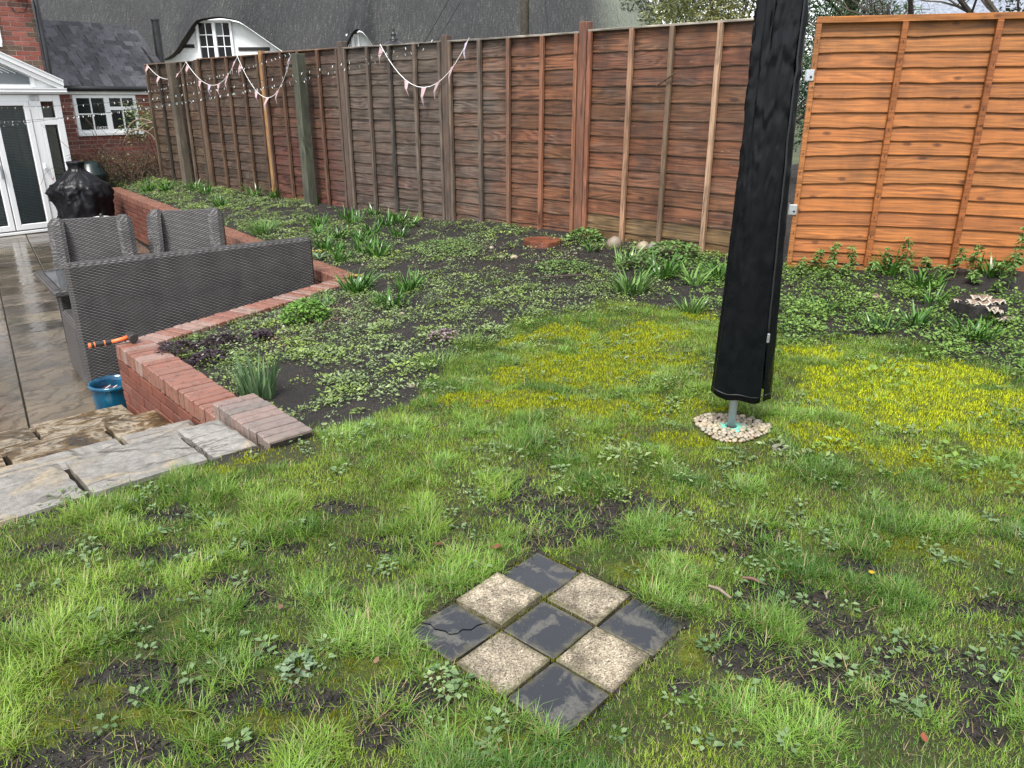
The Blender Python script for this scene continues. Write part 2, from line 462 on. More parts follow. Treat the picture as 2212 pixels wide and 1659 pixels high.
# --- soil / turf sheet
def m_ground():
    t = NT('soil_and_turf')
    v = t.coord('Object')
    at = t.n('Attribute', {'attribute_name': 'Col'})
    sp = t.n('SeparateColor', None, Color=at.outputs['Color'])
    lawn, moss, mud = sp.outputs[0], sp.outputs[1], sp.outputs[2]
    a = t.noise(v, 7, 6, 0.65); b = t.noise(v, 45, 5, 0.65); c = t.noise(v, 240, 3, 0.6)
    soil = t.ramp(t.math('ADD', t.math('MULTIPLY', a, 0.4), t.math('MULTIPLY', b, 0.6)), [(0.3, (0.006, 0.0052, 0.0048)), (0.55, (0.016, 0.0132, 0.0115)), (0.75, (0.034, 0.027, 0.022))])
    vo = t.n('TexVoronoi', {'feature': 'F1'}, Vector=v, Scale=95.0)
    chips = t.math('MULTIPLY', t.ramp(vo.outputs['Distance'], [(0.16, 1.0), (0.24, 0.0)]), t.ramp(t.noise(v, 3.0, 4), [(0.42, 0.0), (0.6, 0.8)]))
    chips = t.math('MULTIPLY', chips, t.math('SUBTRACT', 1.0, lawn))
    soil = t.mix(chips, soil, t.ramp(vo.outputs['Color'], [(0.2, (0.12, 0.08, 0.05)), (0.6, (0.22, 0.17, 0.12)), (0.9, (0.34, 0.29, 0.23))]))
    turf = t.ramp(t.math('ADD', t.math('MULTIPLY', b, 0.5), t.math('MULTIPLY', a, 0.5)), [(0.3, (0.012, 0.013, 0.005)), (0.5, (0.032, 0.038, 0.009)), (0.72, (0.075, 0.08, 0.02))])
    mossc = t.ramp(t.math('ADD', t.math('MULTIPLY', b, 0.5), t.math('MULTIPLY', a, 0.5)), [(0.3, (0.018, 0.022, 0.004)), (0.5, (0.066, 0.085, 0.007)), (0.7, (0.15, 0.18, 0.012))])
    col = t.mix(lawn, soil, turf)
    col = t.mix(moss, col, mossc)
    col = t.mix(mud, col, t.ramp(b, [(0.3, (0.010, 0.009, 0.008)), (0.6, (0.028, 0.023, 0.02)), (0.8, (0.05, 0.04, 0.032))]))
    h = t.math('ADD', t.math('MULTIPLY', b, 1.0), t.math('MULTIPLY', c, 0.35))
    rough = t.ramp(t.math('MULTIPLY', mud, t.ramp(a, [(0.4, 0.0), (0.6, 1.0)])), [(0.2, 0.75), (0.9, 0.28)])
    t.P(Base_Color=col, Roughness=rough, Normal=t.bump(h, 0.9, 0.02))
    t.b.inputs['Specular IOR Level'].default_value = 0.4
    return t.m
M['ground'] = m_ground()
M['earth'] = m_plain('far_ground', (0.06, 0.07, 0.035), 0.9, 0.2, noise=0.4, scale=0.4)

# --- cover fabrics, plastics, metals, glass
def m_pvc():
    t = NT('black_pvc_cover')
    v = t.coord('Object')
    n1 = t.noise(t.n('Mapping', None, Vector=v, Scale=(9, 9, 1.7)).outputs[0], 1.0, 3, 0.5, 0.4)
    n2 = t.noise(v, 14, 3, 0.5)
    drops = t.n('TexVoronoi', {'feature': 'F1'}, Vector=v, Scale=85.0)
    d = t.math('MULTIPLY', t.ramp(drops.outputs['Distance'], [(0.0, 1.0), (0.28, 0.0)]), t.ramp(n1, [(0.5, 0.0), (0.7, 1.0)]))
    h = t.math('ADD', t.math('MULTIPLY', n1, 0.35), t.math('MULTIPLY', n2, 0.04))
    t.P(Base_Color=(0.0025, 0.003, 0.0045, 1), Roughness=t.ramp(n2, [(0.3, 0.2), (0.7, 0.38)]), Normal=t.bump(h, 0.3, 0.012))
    t.b.inputs['Specular IOR Level'].default_value = 0.2
    return t.m
M['pvc'] = m_pvc()
M['pvc_seam'] = m_plain('black_seam_tape', (0.005, 0.005, 0.006), 0.5)
M['black'] = m_plain('black_plastic', (0.012, 0.012, 0.014), 0.35)
M['rubber'] = m_plain('black_rubber', (0.02, 0.019, 0.018), 0.45, noise=0.3, scale=60)
M['orange'] = m_plain('orange_fibreglass', (0.75, 0.16, 0.045), 0.35)
M['galv'] = m_plain('galvanised_steel', (0.5, 0.52, 0.54), 0.4, 0.5, 0.9, noise=0.2, scale=60)
M['alu'] = m_plain('grey_aluminium_tube', (0.36, 0.38, 0.41), 0.42, 0.5, 0.35, noise=0.15, scale=50)
M['mint'] = m_plain('mint_plastic', (0.16, 0.5, 0.38), 0.45, noise=0.2, scale=60)
M['pebble'] = None
def m_stone(name):
    t = NT(name)
    v = t.coord('Object', rnd=True)
    t.P(Base_Color=t.mix(1.0, t.ocol(), t.ramp(t.noise(v, 35, 5), [(0.3, 0.65), (0.7, 1.2)]), 'MULTIPLY'), Roughness=0.55, Normal=t.bump(t.noise(v, 90, 4), 0.4, 0.003))
    return t.m
M['pebble'] = m_stone('pale_pebble')
def m_upvc():
    t = NT('white_upvc')
    v = t.coord('Object')
    d = t.noise(v, 3.0, 5, 0.6)
    t.P(Base_Color=t.mix(t.ramp(d, [(0.5, 0.0), (0.8, 0.25)]), (0.8, 0.81, 0.81, 1), (0.55, 0.56, 0.54, 1)), Roughness=0.3)
    return t.m
M['upvc'] = m_upvc()
def m_render_white():
    t = NT('white_render')
    v = t.coord('Object')
    d = t.noise(v, 1.6, 6, 0.6)
    t.P(Base_Color=t.ramp(d, [(0.3, (0.8, 0.81, 0.81)), (0.7, (0.7, 0.71, 0.7))]), Roughness=0.8, Normal=t.bump(t.noise(v, 25, 4), 0.3, 0.01))
    return t.m
M['render'] = m_render_white()
def m_glass():
    t = NT('window_glass')
    tr = t.n('BsdfTransparent', None, Color=(0.82, 0.87, 0.88, 1))
    gl = t.n('BsdfGlossy', None, Color=(1, 1, 1, 1), Roughness=0.02)
    fr = t.n('Fresnel', None, IOR=1.6)
    mx = t.n('MixShader', None, Fac=fr.outputs[0])
    t.t.links.new(tr.outputs[0], mx.inputs[1]); t.t.links.new(gl.outputs[0], mx.inputs[2])
    t.t.links.new(mx.outputs[0], t.o.inputs['Surface'])
    return t.m
M['glass'] = m_glass()
M['glass_dark'] = m_plain('dark_glass', (0.012, 0.014, 0.017), 0.06, 0.7)
M['room'] = m_plain('dim_room', (0.055, 0.05, 0.05), 0.9, noise=0.5, scale=2.0)
M['blind'] = m_plain('blind_slat', (0.6, 0.62, 0.64), 0.45)
M['teal'] = m_plain('teal_cloth', (0.05, 0.2, 0.25), 0.8)
M['skyblue'] = m_plain('blue_cloth', (0.12, 0.34, 0.5), 0.8)
M['whitecloth'] = m_plain('white_cloth', (0.75, 0.75, 0.74), 0.8)
def m_bluepot():
    t = NT('blue_glazed_pot')
    v = t.coord('Object')
    n = t.noise(t.n('Mapping', None, Vector=v, Scale=(1, 1, 0.5)).outputs[0], 7, 5, 0.6)
    t.P(Base_Color=t.ramp(n, [(0.3, (0.005, 0.035, 0.08)), (0.55, (0.008, 0.085, 0.155)), (0.75, (0.03, 0.16, 0.24))]), Roughness=0.12)
    return t.m
M['bluepot'] = m_bluepot()
def m_slate():
    t = NT('roof_slate')
    v = t.coord('Object', rnd=True)
    n = t.noise(v, 9, 6, 0.6, 0.5)
    t.P(Base_Color=t.mix(1.0, t.ocol(), t.ramp(n, [(0.3, 0.55), (0.7, 1.4)]), 'MULTIPLY'), Roughness=t.ramp(n, [(0.3, 0.2), (0.7, 0.45)]), Normal=t.bump(n, 0.5, 0.01))
    return t.m
M['slate'] = m_slate()
def m_thatch():
    t = NT('weathered_wet_thatch')
    uv = t.n('Attribute', {'attribute_name': 'Flow'}).outputs['Vector']     # x along the eave, y down the slope, z patina
    s = t.n('SeparateXYZ', None, Vector=uv)
    v = t.n('CombineXYZ', None, X=s.outputs[0], Y=s.outputs[1]).outputs[0]
    st = t.noise(t.n('Mapping', None, Vector=v, Scale=(7, 0.8, 1)).outputs[0], 3.0, 6, 0.72, 0.2)
    sp = t.noise(v, 17, 4, 0.75)
    big = t.noise(t.n('Mapping', None, Vector=v, Scale=(1, 0.35, 1)).outputs[0], 0.8, 4, 0.6)
    k = t.math('ADD', t.math('MULTIPLY', st, 0.5), t.math('MULTIPLY', sp, 0.5))
    col = t.ramp(k, [(0.36, (0.005, 0.0055, 0.0065)), (0.46, (0.007, 0.0073, 0.008)), (0.55, (0.018, 0.0185, 0.0195)), (0.66, (0.095, 0.096, 0.094))])
    col = t.mix(t.ramp(big, [(0.45, 0.0), (0.65, 0.55)]), col, t.mix(1.0, col, (2.2, 2.3, 1.9, 1), 'MULTIPLY'))
    mossy = t.ramp(k, [(0.35, (0.05, 0.06, 0.045)), (0.55, (0.14, 0.155, 0.12)), (0.75, (0.26, 0.27, 0.23))])
    col = t.mix(s.outputs[2], col, mossy)
    # horizontal runs of netting wire catch the light
    t.P(Base_Color=col, Roughness=0.62, Normal=t.bump(k, 1.0, 0.05))
    t.b.inputs['Specular IOR Level'].default_value = 0.4
    return t.m
M['thatch'] = m_thatch()
M['thatch_end'] = m_plain('cut_thatch_edge', (0.035, 0.026, 0.02), 0.9, 0.2, noise=0.6, scale=30, bump=0.8)
M['beam'] = m_plain('dark_oak', (0.012, 0.011, 0.010), 0.7, noise=0.4)
M['bark'] = m_plain('bark', (0.07, 0.06, 0.048), 0.85, 0.2, noise=0.5, scale=18, bump=0.6)
M['twig'] = m_plain('brown_twig', (0.085, 0.055, 0.038), 0.8, 0.2, noise=0.4, scale=30)
M['stump'] = m_plain('rotten_black_stump', (0.014, 0.012, 0.011), 0.8, 0.3, noise=0.6, scale=25, bump=0.8)
M['pink'] = m_plain('pink_bunting_cloth', (0.42, 0.29, 0.30), 0.85, noise=0.2, scale=40)
M['lilac'] = m_plain('lilac_bunting_cloth', (0.36, 0.31, 0.38), 0.85, noise=0.2, scale=40)
M['whitepaint'] = m_plain('white_plastic', (0.75, 0.75, 0.73), 0.4, noise=0.1)
M['wire'] = m_plain('dark_green_cable', (0.02, 0.025, 0.022), 0.5)
M['greenplastic'] = m_plain('dark_green_plastic', (0.004, 0.012, 0.012), 0.3)
M['cloth_cover'] = m_plain('black_nylon_cover', (0.004, 0.004, 0.006), 0.4, 0.3, bump=0.25, scale=8)

# ================================================================ layout
FD = R(-42.8)                                   # run of the old fence, left to right
FX, FY = math.cos(FD), math.sin(FD)
F0 = np.array([0.70, 7.90])                     # the post between the two right hand old panels
PATIO_Z = -0.78
SO = np.array([-1.34, 3.09]); SE = np.array([0.743, 0.669]); SN = np.array([-0.669, 0.743])   # steps: across, down
K1 = np.array([-2.66, 4.92]); K2 = np.array([-1.60, 6.94]); K3 = np.array([-7.43, 14.48])     # corners of the garden wall
def SP(e, n): return SO+SE*e+SN*n

def fence_dist(x, y):
    return (x-F0[0])*FY-(y-F0[1])*FX            # > 0 on the camera's side
def seg_dist(x, y, A, B):
    d = B-A; t = np.clip(((x-A[0])*d[0]+(y-A[1])*d[1])/(d@d), 0, 1)
    return np.hypot(x-A[0]-t*d[0], y-A[1]-t*d[1])
def in_poly(x, y, P):
    c = np.zeros(np.shape(x), bool); n = len(P)
    for i in range(n):
        x0, y0 = P[i]; x1, y1 = P[(i+1) % n]
        hit = ((y0 > y) != (y1 > y)) & (x < (x1-x0)*(y-y0)/((y1-y0) or 1e-9)+x0)
        c ^= hit
    return c
_in = 0.11                                      # the soil ends half way under the coping
_d12 = (K2-K1)/np.linalg.norm(K2-K1); _d23 = (K3-K2)/np.linalg.norm(K3-K2)
_n12 = np.array([_d12[1], -_d12[0]]); _n23 = np.array([_d23[1], -_d23[0]])
_c0 = SP(0.235+_in, 0.02); _c1 = SP(0.235+_in, 2.24)
_c2 = K2+_n12*_in+_n23*_in*0.5; _c3 = K3+_n23*_in
PATIO_POLY = [tuple(SP(-9, 0.02)), tuple(_c0), tuple(_c1), tuple(_c2), tuple(_c3), tuple(K3+np.array([-0.4, 0.9])), (-14, 16.0), (-14, 3)]
EDGE_X = [-1.0,-.79,-.54,-.47,-.31,.25,.84,1.29,1.75,2.13,2.49,2.9,3.6,5.0]
EDGE_Y = [3.39,3.49,3.68,4.18,4.67,5.39,5.58,5.26,4.67,4.52,4.39,3.8,3.3,2.6]
def bed_edge(x): return np.interp(x, EDGE_X, EDGE_Y)

def gz(x, y, micro=True):
    x = np.asarray(x, float); y = np.asarray(y, float)
    s = fence_dist(x, y)
    t = np.clip((3.2-s)/3.2, 0, 1.15)
    z = 0.19*t**1.7
    w = 1/(1+np.exp((x+0.75)/0.22))
    z = z-0.075*w*sstep(3.2, 3.9, y)
    dw = np.minimum(seg_dist(x, y, K2, K3), np.minimum(seg_dist(x, y, K1, K2), seg_dist(x, y, SP(.45, .5), K1)))
    z = np.minimum(z, -0.075+0.28*np.maximum(dw-0.2, 0)+0.6*np.maximum(dw-0.6, 0))
    z = z+0.05*np.exp(-((x-1.1)**2+(y-3.9)**2)/1.6)
    if micro:
        z = z+(fbm(x, y, 2.2, 3, 3)-0.5)*0.05*sstep(0.3, 1.2, dw)+(fbm(x, y, 11, 3, 5)-0.5)*0.02
    # level seat for the square of pavers and for the pole
    k = np.exp(-(np.hypot(x-0.12, y-1.92)/0.36)**6); z = z*(1-k)+0.004*k
    return z
def gz1(x, y): return float(gz(np.array([x]), np.array([y]))[0])

MUD = [(-1.5,1.95,0.16,0.07),(-1.25,2.35,0.14,0.05),(-0.85,2.35,0.12,0.05),(-0.55,1.62,0.12,0.06),(-1.05,1.75,0.14,0.05),(-0.3,1.5,0.12,0.05),(-0.7,2.65,0.1,0.05),(1.5,2.0,0.15,0.06),(1.55,1.75,0.12,0.07),(0.25,2.53,0.3,0.14),(0.53,2.62,0.22,0.12),(0.08,2.67,0.12,0.08),(-0.27,2.34,0.16,0.07),(-0.42,2.39,0.1,0.07),(0.14,2.39,0.15,0.06),(0.78,1.77,0.22,0.12),(0.7,1.87,0.1,0.1),(1.09,1.75,0.14,0.12),(1.25,1.73,0.12,0.14),(1.17,2.24,0.1,0.08),(0.9,2.43,0.12,0.1),(-0.75,1.64,0.1,0.1),(-0.83,1.66,0.1,0.06),(-0.94,1.67,0.1,0.06),(-1.2,2.09,0.12,0.07),(-0.97,2.15,0.1,0.05),(-0.5,2.02,0.1,0.07),(-0.84,2.07,0.1,0.05),(-0.27,1.61,0.14,0.08),(-0.65,1.83,0.1,0.05),(-1.16,1.41,0.25,0.06),(-0.92,1.47,0.2,0.06),(-0.62,1.45,0.2,0.05),(0.88,2.07,0.2,0.1),(0.97,1.93,0.15,0.08),(1.2,1.54,0.1,0.1),(0.47,1.67,0.08,0.06),(0.81,2.34,0.1,0.06),(0.56,2.34,0.12,0.05),(-1.67,2.37,0.2,0.06),(-1.43,2.6,0.15,0.04),(-0.54,2.4,0.06,0.04),(1.07,1.62,0.14,0.06),(0.89,1.62,0.1,0.05)]
MOSS = [(2.6,3.5,0.4,0.3),(1.85,3.75,0.35,0.3),(2.3,3.95,0.5,0.28),(2.45,2.9,0.3,0.3),(1.75,3.05,0.25,0.15),(0.55,4.2,0.4,0.25),(0.15,4.05,0.3,0.2),(0.9,4.8,0.3,0.2),(0.35,4.9,0.25,0.2),(2.03,3.98,0.35,0.2),(2.26,3.7,0.4,0.22),(2.27,3.19,0.3,0.2),(1.95,3.4,0.3,0.18),(1.42,3.19,0.2,0.15),(1.97,2.79,0.2,0.14),(0.37,3.98,0.3,0.2),(0.06,3.7,0.25,0.15),(0.7,4.55,0.3,0.22),(0.94,4.29,0.25,0.2),(-0.26,3.77,0.15,0.1),(0.5,3.58,0.3,0.14),(0.74,3.52,0.25,0.12),(0.26,4.37,0.25,0.2),(-0.02,4.75,0.1,0.1),(1.4,5.18,0.15,0.15),(0.36,2.21,0.14,0.07),(0.57,1.85,0.1,0.1),(0.51,1.77,0.08,0.08),(-0.26,1.67,0.12,0.08),(-0.15,1.53,0.12,0.07),(-0.03,1.47,0.16,0.05),(-1.26,1.71,0.2,0.1),(-1.39,1.81,0.15,0.1),(-0.59,1.69,0.15,0.07),(-0.95,1.62,0.3,0.1),(-0.72,1.56,0.3,0.08),(-1.12,1.53,0.25,0.1),(-0.4,1.77,0.12,0.06),(-1.0,1.95,0.1,0.05),(-1.15,3.19,0.12,0.08),(-1.26,2.96,0.1,0.04),(0.97,3.24,0.2,0.1),(0.79,3.19,0.15,0.08),(1.46,2.34,0.2,0.1),(1.79,4.37,0.2,0.15)]
def blobs(x, y, L, gain=1.0):
    m = np.zeros(np.shape(x))
    for (cx, cy, rx, ry) in L:
        m = np.maximum(m, np.exp(-(((x-cx)/rx)**2+((y-cy)/ry)**2)))
    return m*gain
PAVE_C = np.array([0.11, 1.92]); PAVE_P = 0.203; PU = np.array([0.743, -0.669]); PV = np.array([0.669, 0.743])
def in_pavers(x, y, grow=0.0):
    a = (x-PAVE_C[0])*PU[0]+(y-PAVE_C[1])*PU[1]; b = (x-PAVE_C[0])*PV[0]+(y-PAVE_C[1])*PV[1]
    return (np.abs(a) < 1.5*PAVE_P+grow) & (np.abs(b) < 1.5*PAVE_P+grow)
POLE = np.array([1.03, 3.32])
def masks(x, y):
    """lawn, moss, mud in 0..1"""
    w = (fbm(x, y, 4.5, 4, 1)-0.5)*0.5
    lawn = sstep(-0.17, 0.17, bed_edge(x)-y+w*0.9+(fbm(x, y, 14, 2, 29)-0.5)*0.25)
    lawn = np.where((x < -1.0) & (y > 3.6), 0.0, lawn)
    n1 = fbm(x, y, 6.0, 4, 2); n2 = fbm(x, y, 3.0, 4, 8)
    moss = sstep(0.36, 0.72, blobs(x, y, MOSS)*(0.85+0.35*sstep(2.4, 3.2, y))+(n1-0.5)*1.4+(fbm(x, y, 19, 2, 9)-0.5)*0.5)*lawn
    mud = sstep(0.30, 0.74, blobs(x, y, MUD)*1.35+(n2-0.5)*1.45+(fbm(x, y, 15, 3, 19)-0.5)*0.9)*lawn*(1-0.75*sstep(3.0, 3.8, y))
    strip = -((x-SO[0])*SN[0]+(y-SO[1])*SN[1])                 # bare edge beside the landing
    mud = np.maximum(mud, sstep(0.13, 0.02, strip+(n1-0.5)*0.16)*lawn*(strip > -0.05)*(x < -1.0))
    mud = np.maximum(mud, in_pavers(x, y, 0.012)*1.0)
    return lawn, moss*(1-mud*0.7), mud

# ================================================================ ground
g = MB().box(-300, 300, -300, 300, -1.6, -1.5)
kind(g.build('ground', M['earth']), 'structure')
def make_garden():
    xs = np.arange(-8.4, 6.2, 0.032)
    ys = [0.35]
    while ys[-1] < 16.0: ys.append(ys[-1]+max(0.016, 0.0085*ys[-1]))
    ys = np.array(ys)
    X, Y = np.meshgrid(xs, ys)
    Z = gz(X, Y)
    lawn, moss, mud = masks(X, Y)
    Z = Z-0.010*mud-0.05*in_pavers(X, Y, -0.012)
    P = in_poly(X, Y, PATIO_POLY)
    Z = np.where(P, -1.25, Z)
    V = np.stack([X, Y, Z], -1).reshape(-1, 3)
    nx = len(xs); ny = len(ys)
    i = np.arange((ny-1)*nx).reshape(ny-1, nx)[:, :-1].ravel()
    q = np.stack([i, i+1, i+nx+1, i+nx], 1)
    low = P.ravel()
    q = q[~low[q].all(1)]
    C = np.stack([lawn, moss, mud], -1).reshape(-1, 3)
    me = npmesh('garden_soil', V, quads=q, col=C, smooth=True)
    o = put('garden_ground', me, M['ground']); kind(o, 'structure')
make_garden()

# ---------------------------------------------------------------- square of nine pavers set in the lawn
pav = thing('checkered_pavers', 'checkered square of nine pale and dark slabs set in the lawn', 'paving', (PAVE_C[0], PAVE_C[1], 0), R(-42))
hs = 0.0965
PALE_TINT = {(0,1): (1.35,1.28,1.15), (1,2): (1.12,1.06,0.95), (1,0): (1.05,0.99,0.88), (2,1): (1.18,1.11,0.98)}
for i in range(3):
    for j in range(3):
        cx, cy = (i-1)*PAVE_P, (j-1)*PAVE_P
        dark = (i+j) % 2 == 0
        dz = 0.022 if (i, j) == (0, 1+0) and False else 0.0
        top = 0.004+random.uniform(-0.003, 0.003)
        tilt = (random.uniform(-0.012, 0.012), random.uniform(-0.012, 0.012), random.uniform(-0.02, 0.02))
        if (i, j) == (0, 1): top = 0.017; tilt = (0.03, -0.02, 0.02)     # the bright one stands a little proud
        if (i, j) == (0, 2): top = -0.004
        if dark and (i, j) == (0, 0):
            # cracked across into three pieces
            lines = [[(-hs,-0.04),(-0.07,-0.028),(-0.045,-0.033),(-0.015,-0.018),(0.004,-0.02),(0.018,-0.002),(0.016,0.022),(0.036,0.04),(0.034,0.066),(0.046,hs)]]
            L = lines[0]; gap = 0.0022
            for side, name in ((1, 'a'), (-1, 'b')):
                if side == 1: poly = [(-hs, hs)]+[(x-gap*0.5, y+gap) for x, y in L]
                else: poly = [(hs, hs), (hs, -hs), (-hs, -hs)][::-1]+[(hs, hs)]
                if side == -1: poly = [(x+gap, y-gap*0.5) for x, y in L]+[(hs, hs), (hs, -hs), (-hs, -hs)]
                n = len(poly); b = MB()
                vs = [(x, y, 0.0) for x, y in poly]+[(x, y, -0.04) for x, y in poly]
                fs = [tuple(range(n))[::-1] if side == 1 else tuple(range(n))[::-1], tuple(range(n, 2*n))]+[(k, (k+1) % n, (k+1) % n+n, k+n) for k in range(n)]
                b.add(vs, fs)
                o = b.build('slab', M['darkslab'], pav, (cx, cy, top-0.002*(side < 0)), tilt)
                o['label'] = 'piece of the cracked dark slab'
            continue
        b = MB().cbox(-hs, hs, -hs, hs, -0.045, 0.0, 0.0035, 0.0015)
        o = b.build('slab', M['darkslab'] if dark else M['aggregate'], pav, (cx, cy, top), tilt, color=PALE_TINT.get((i, j), (1, 1, 1)))
        o['label'] = 'dark wet slab' if dark else 'pale gritty slab'

# ---------------------------------------------------------------- patio
pat = MB().box(-15.5, 0.4, 2.0, 17.5, PATIO_Z-0.14, PATIO_Z-0.012)
# only where the patio is: clip by building an n-gon sheet instead
pp = [p for p in PATIO_POLY]
b = MB(); n = len(pp)
b.add([(x, y, PATIO_Z-0.012) for x, y in pp], [tuple(range(n))[::-1]])
patio = b.build('patio', M['mortar_dark']); kind(patio, 'structure')
PA = R(-56); pu = np.array([math.cos(PA), math.sin(PA)]); pv = np.array([-pu[1], pu[0]])
slab_me = {}
rowv = 0.0; rows = []
v = -7.0; k = 0
while v < 7.5:
    h = (0.56, 0.56, 0.42, 0.56)[k % 4]; rows.append((v, h)); v += h; k += 1
for r_i, (v0, h) in enumerate(rows):
    u = -9.0-random.random()*0.5
    while u < 5.0:
        w = random.choice((0.56, 0.84, 0.56, 0.42))
        c = np.array([-4.6, 7.0])+pu*(u+w/2)+pv*(v0+h/2)
        cc = np.array([c])
        if in_poly(cc[:, 0], cc[:, 1], PATIO_POLY)[0] and c[0] > -1.02*c[1]*0.72-0.8 and c[1] < 15.5:
            e = (c-SO)@SE; nn = (c-SO)@SN
            if not (e < 0.6 and nn < 1.9):
                key = (w, h)
                if key not in slab_me:
                    q = MB().cbox(-w/2+.006, w/2-.006, -h/2+.006, h/2-.006, -0.04, 0, 0.005)
                    slab_me[key] = q.mesh('patio_slab'); slab_me[key].materials.append(M['patio'])
                t = random.uniform(0.7, 1.2)
                put('slab', slab_me[key], None, patio, (c[0], c[1], PATIO_Z+random.uniform(-0.003, 0.003)), PA, (t, t*random.uniform(0.95, 1.0), t*random.uniform(0.9, 1.02)))
        u += w

# ---------------------------------------------------------------- steps down to the patio
steps = thing('garden_steps', 'wide riven sandstone steps going down from lawn to patio', 'steps', (SO[0], SO[1], 0), R(42))
def tread(n0, n1, z, cuts, pale, skew=0.0):
    for a, c in zip(cuts[:-1], cuts[1:]):
        nx, ny = 14, 8
        jz = random.uniform(-0.004, 0.004); b = MB()
        ph = random.random()*50
        def hgt(x, y): return z+jz+0.006*math.sin(3.1*x+ph)*math.sin(5*y+ph)-0.012*(y-n0)/(n1-n0)
        x0, x1, y0, y1 = a+0.014, c-0.014, n0, n1
        vs = []; fs = []
        for jy in range(ny+1):
            for ix in range(nx+1):
                x = x0+(x1-x0)*ix/nx; y = y0+(y1-y0)*jy/ny
                e = min(ix, nx-ix, jy, ny-jy)
                if e == 0:
                    x += random.uniform(-0.004, 0.004); y += random.uniform(-0.004, 0.004)
                vs.append((x, y, hgt(x, y)-(0.004 if e == 0 else 0)))
        W = nx+1
        for jy in range(ny):
            for ix in range(nx):
                i0 = jy*W+ix; fs.append((i0, i0+1, i0+W+1, i0+W))
        ring = [i for i in range(W)]+[W*(j+1)+nx for j in range(ny)]+[W*ny+nx-1-i for i in range(nx)]+[W*(ny-1-j) for j in range(ny-1)]
        base = len(vs)
        vs += [(vs[i][0], vs[i][1], z-0.042) for i in ring]
        m = len(ring)
        fs += [(ring[i], base+i, base+(i+1) % m, ring[(i+1) % m]) for i in range(m)]
        b.add(vs, fs)
        tn = random.uniform(0.88, 1.08)
        b.build('tread_slab', M['sand_pale' if pale else 'sand_dark'], steps, color=(tn, tn, tn))
tread(0.0, 0.45, 0.0, [-2.95, -2.2, -1.6, -1.05, -0.495, 0.0, 0.228], True)
tread(0.40, 0.90, -0.14, [-2.95, -2.0, -1.3, -0.75, -0.15, 0.228], True)
tread(0.86, 1.50, -0.28, [-2.95, -2.1, -1.3, -0.6, -0.09, 0.228], False)
tread(1.46, 2.23, -0.45, [-2.95, -2.2, -1.5, -0.95, -0.34, 0.228], False)
tread(2.19, 2.62, -0.61, [-2.95, -2.0, -0.9, 0.225], False)
for n0, n1, zz in ((0.03, 0.42, -0.05), (0.43, 0.87, -0.19), (0.88, 1.47, -0.33), (1.48, 2.2, -0.5), (2.21, 2.6, -0.66)):
    MB().box(-2.93, 0.222, n0, n1, -1.0, zz).build('riser', M['mortar_dark'], steps)

# ---------------------------------------------------------------- brick garden walls
def brick_col(dark=1.0):
    c = random.choice([(0.20,0.06,0.034),(0.18,0.05,0.027),(0.22,0.075,0.044),(0.165,0.048,0.029),(0.19,0.07,0.047)])
    k = random.uniform(0.8, 1.12)*dark
    return (c[0]*k, c[1]*k, c[2]*k)
BR_COP = [MB().cbox(0, 0.063, 0, 0.215, -0.104, 0, 0.006, 0.002).mesh('coping_brick') for _ in range(4)]
BR_STR = [MB().cbox(0, 0.215, 0, 0.1, -0.065, 0, 0.0035, 0.001).mesh('stretcher_brick') for _ in range(4)]
BR_HDR = [MB().cbox(0, 0.1025, 0, 0.1, -0.065, 0, 0.0035, 0.001).mesh('header_brick') for _ in range(2)]
for m_ in BR_COP: m_.materials.append(M['brick_wet'])
for m_ in BR_STR+BR_HDR: m_.materials.append(M['brick'])
def brick_wall(name, label, A, B, ztop, zbot, wash=1.0, face_to=None, course_ranges=None, courses=None, pale=0.0):
    d = B-A; L = float(np.linalg.norm(d)); ang = math.atan2(d[1], d[0])
    w = thing(name, label, 'wall', (A[0], A[1], 0), ang); w['kind'] = 'thing'
    MB().box(0.004, L-0.004, 0.009, 0.206, zbot, ztop-0.016).build('mortar', M['mortar_dark'], w)
    n = int(round(L/0.0757)); p = L/n
    for i in range(n):
        c = brick_col(wash); c = tuple(0.62*a+0.38*b for a, b in zip(c, (0.215, 0.135, 0.105)))
        if random.random() < pale: c = tuple(0.5*a+0.5*b for a, b in zip(c, (0.26, 0.2, 0.175)))
        put('coping_brick', random.choice(BR_COP), None, w, (i*p+(p-0.066)/2, random.uniform(-0.003, 0.003), ztop+random.uniform(-0.003, 0.002)), random.uniform(-0.01, 0.01), c)
    zc = ztop-0.104-0.010
    k = 0
    while zc-0.065 > zbot and (courses is None or k < courses):
        for (a0, a1) in (course_ranges or [(0, L)]):
            u = a0-(0.1125 if k % 2 else 0.0)
            while u < a1:
                x0 = max(u, a0); x1 = min(u+0.215, a1)
                if x1-x0 > 0.2:
                    put('brick', random.choice(BR_STR), None, w, (x0, random.uniform(-0.002, 0.003), zc), 0, brick_col(wash*0.72))
                elif x1-x0 > 0.08:
                    put('brick', random.choice(BR_HDR), None, w, (x0 if u < a0 else x1-0.1025, random.uniform(-0.002, 0.003), zc), 0, brick_col(wash*0.95))
                u += 0.225
        zc -= 0.075; k += 1
    return w
brick_wall('garden_wall', 'red brick garden wall with mallet on its corner, running down beside the steps', K1, SP(0.235, 0.545), -0.04, -1.0, pale=0.3)
brick_wall('garden_wall', 'low red brick wall directly behind the long rattan sofa', K2, K1, -0.043, -1.0, pale=0.4)
wb = brick_wall('garden_wall', 'long red brick wall running from the covered barbecue along the planted bed', K3, K2, -0.046, -1.0, 0.9, course_ranges=[(0, 3.2), (8.3, 9.52)], courses=8)
Lb = float(np.linalg.norm(K2-K3)); b = MB()
zc = -0.046-0.114
